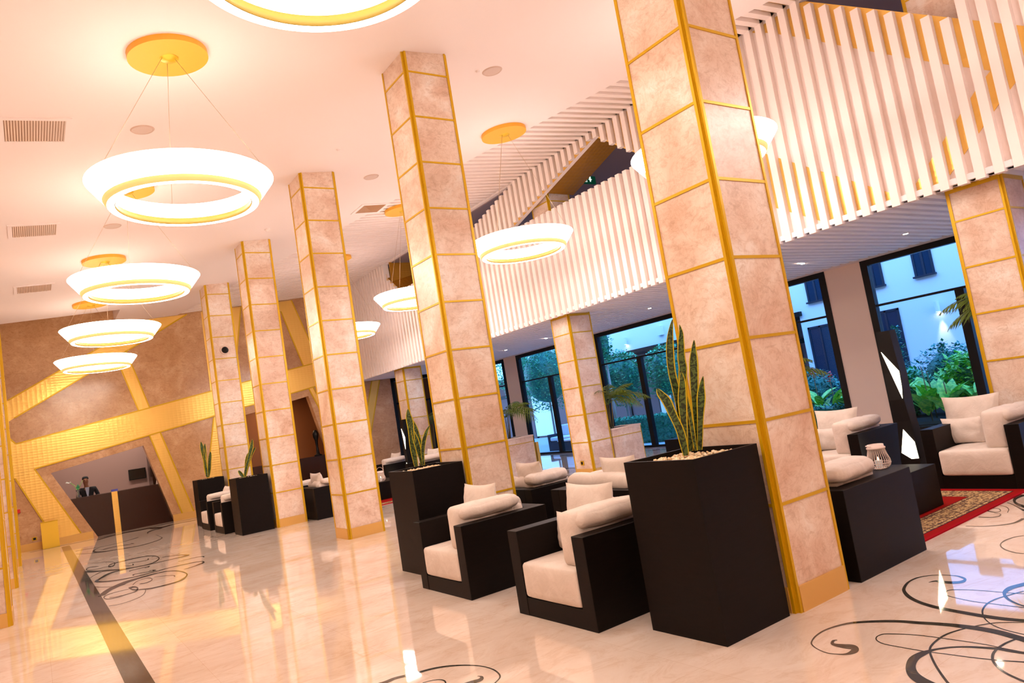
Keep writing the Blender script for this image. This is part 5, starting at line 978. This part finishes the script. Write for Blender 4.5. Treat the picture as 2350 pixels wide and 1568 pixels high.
def tallsprig(x, y, h, label, seed):
    r = empty('tall_sprig', (x, y, .05)); tag(r, label, 'shrub', 'tall thin shrubs'); rnd = random.Random(seed)
    MB().tube([(0, 0, 0), (.03, .02, h*.5), (0, 0, h)], [.02, .012, .004], 6).build('stem', M['bark'], r)
    leafcloud('foliage', M['dark'], 420, lambda q: (lambda z_: (q.uniform(-1, 1)*(.22*(1-z_/h)+.05), q.uniform(-1, 1)*(.22*(1-z_/h)+.05), z_))(q.uniform(.3, h)), .08, seed, r)
for x, y, h, l, s in [(16.3, 8.3, 2.0, 'tallest thin shrub below the lit facade lamp', 31), (16.5, 8.75, 1.75, 'thin bushy shrub left of the tallest one', 32), (16.4, 7.45, 1.5, 'short thin shrub right of the tallest one', 33), (16.6, 6.75, 2.0, 'thin shrub near the right window mullion', 34)]: tallsprig(x, y, h, l, s)
def canna(x, y, label, seed, nl=9, fl=True, h=.9):
    r = empty('canna_plant', (x, y, .05)); tag(r, label, 'plant', 'cannas in the planting bed'); rnd = random.Random(seed); b = MB()
    for k in range(nl):
        a = rnd.uniform(0, 2*PI); L = rnd.uniform(.5, .72); w_ = rnd.uniform(.09, .135); z0 = rnd.uniform(.1, h*.6); e = rnd.uniform(.8, 1.3); P = []; p_ = Vector((rnd.uniform(-.08, .08), rnd.uniform(-.08, .08), z0))
        for i in range(8): P.append(p_.copy()); p_ += Vector((math.cos(a)*math.cos(e), math.sin(a)*math.cos(e), math.sin(e)))*L/7; e -= .10
        sd = Vector((-math.sin(a), math.cos(a), 0)); o_ = len(b.v)
        for i, q in enumerate(P): ww = w_*math.sin(PI*min(1, .08+i/7*.92)); b.v += [tuple(q+sd*ww+Vector((0, 0, ww*.3))), tuple(q), tuple(q-sd*ww+Vector((0, 0, ww*.3)))]
        for i in range(7): b.f += [(o_+3*i, o_+3*i+1, o_+3*i+4, o_+3*i+3), (o_+3*i+1, o_+3*i+2, o_+3*i+5, o_+3*i+4)]; b.mi += [0, 0]
    b.build('leaves', M['bright'], r, True)
    MB().tube([(0, 0, 0), (.02, .0, h*.6), (.05, .03, h*1.35)], .010, 6).build('stem', M['palmstem'], r, True)
    if fl: leafcloud('blossom', M['flower'], 26, ell((.05, .03, h*1.38), (.07, .07, .12)), .08, seed+5, r)
cl = ['nearest canna behind the glass at the floor lamp', 'canna with red flowers right of the floor lamp', 'canna just inside the left edge of the right-hand window', 'canna in front of the bluish shrub', 'low canna by the window sill', 'canna left of the window pier', 'canna with red flowers seen past the nearest tall column', 'canna at the far side of the left window', 'canna beside the window pier outside', 'canna behind the armchair at the right edge']
for k, (x, y, f_, h) in enumerate([(14.5, 7.05, False, .8), (14.9, 7.85, True, .95), (14.45, 7.6, False, .9), (15.0, 7.2, False, .7), (14.3, 6.6, False, .55), (14.8, 9.2, True, .8), (15.3, 9.9, True, .9), (15.0, 10.5, False, .8), (14.7, 8.6, False, .8), (14.4, 6.1, False, .6)]): canna(x, y, cl[k], 40+k, 10, f_, h)
hedge(14.3, 15.0, 8.9, 11.6, .55, 2600, 'low clipped hedge outside past the nearest tall column', 12, 'dark')
# outdoor seat
r = empty('outdoor_sofa', (15.6, 19.6, -.1)); tag(r, 'dark wicker outdoor sofa with white cushions behind the glass', 'sofa')
MB().box(-.4, .4, -.9, .9, 0, .34).build('seat_base', M['wicker'], r); MB().box(.3, .42, -.9, .9, .34, .75).build('backrest', M['wicker'], r); MB().box(-.4, .4, -1.0, -.9, 0, .58).build('arm', M['wicker'], r); MB().box(-.4, .4, .9, 1.0, 0, .58).build('arm', M['wicker'], r)
rbox(-.4, .28, -.88, .88, .345, .48, .04).build('seat_cushion', M['outcushion'], r, True); rbox(.10, .29, -.88, .88, .48, .86, .05).build('back_cushion', M['outcushion'], r, True)
r = empty('wicker_stool', (14.9, 18.9, -.1)); tag(r, 'dark wicker stool with a white top outside the glass door', 'stool'); MB().box(-.28, .28, -.4, .4, 0, .36).build('stool_body', M['wicker'], r); MB().box(-.28, .28, -.4, .4, .362, .41).build('seat_cushion', M['outcushion'], r)
o = MB().box(14.5, 14.8, 17.0, 17.3, -.1, .55).build('white_pot', M['facade']); tag(o, 'square white plant pot outside the glass door', 'pot')
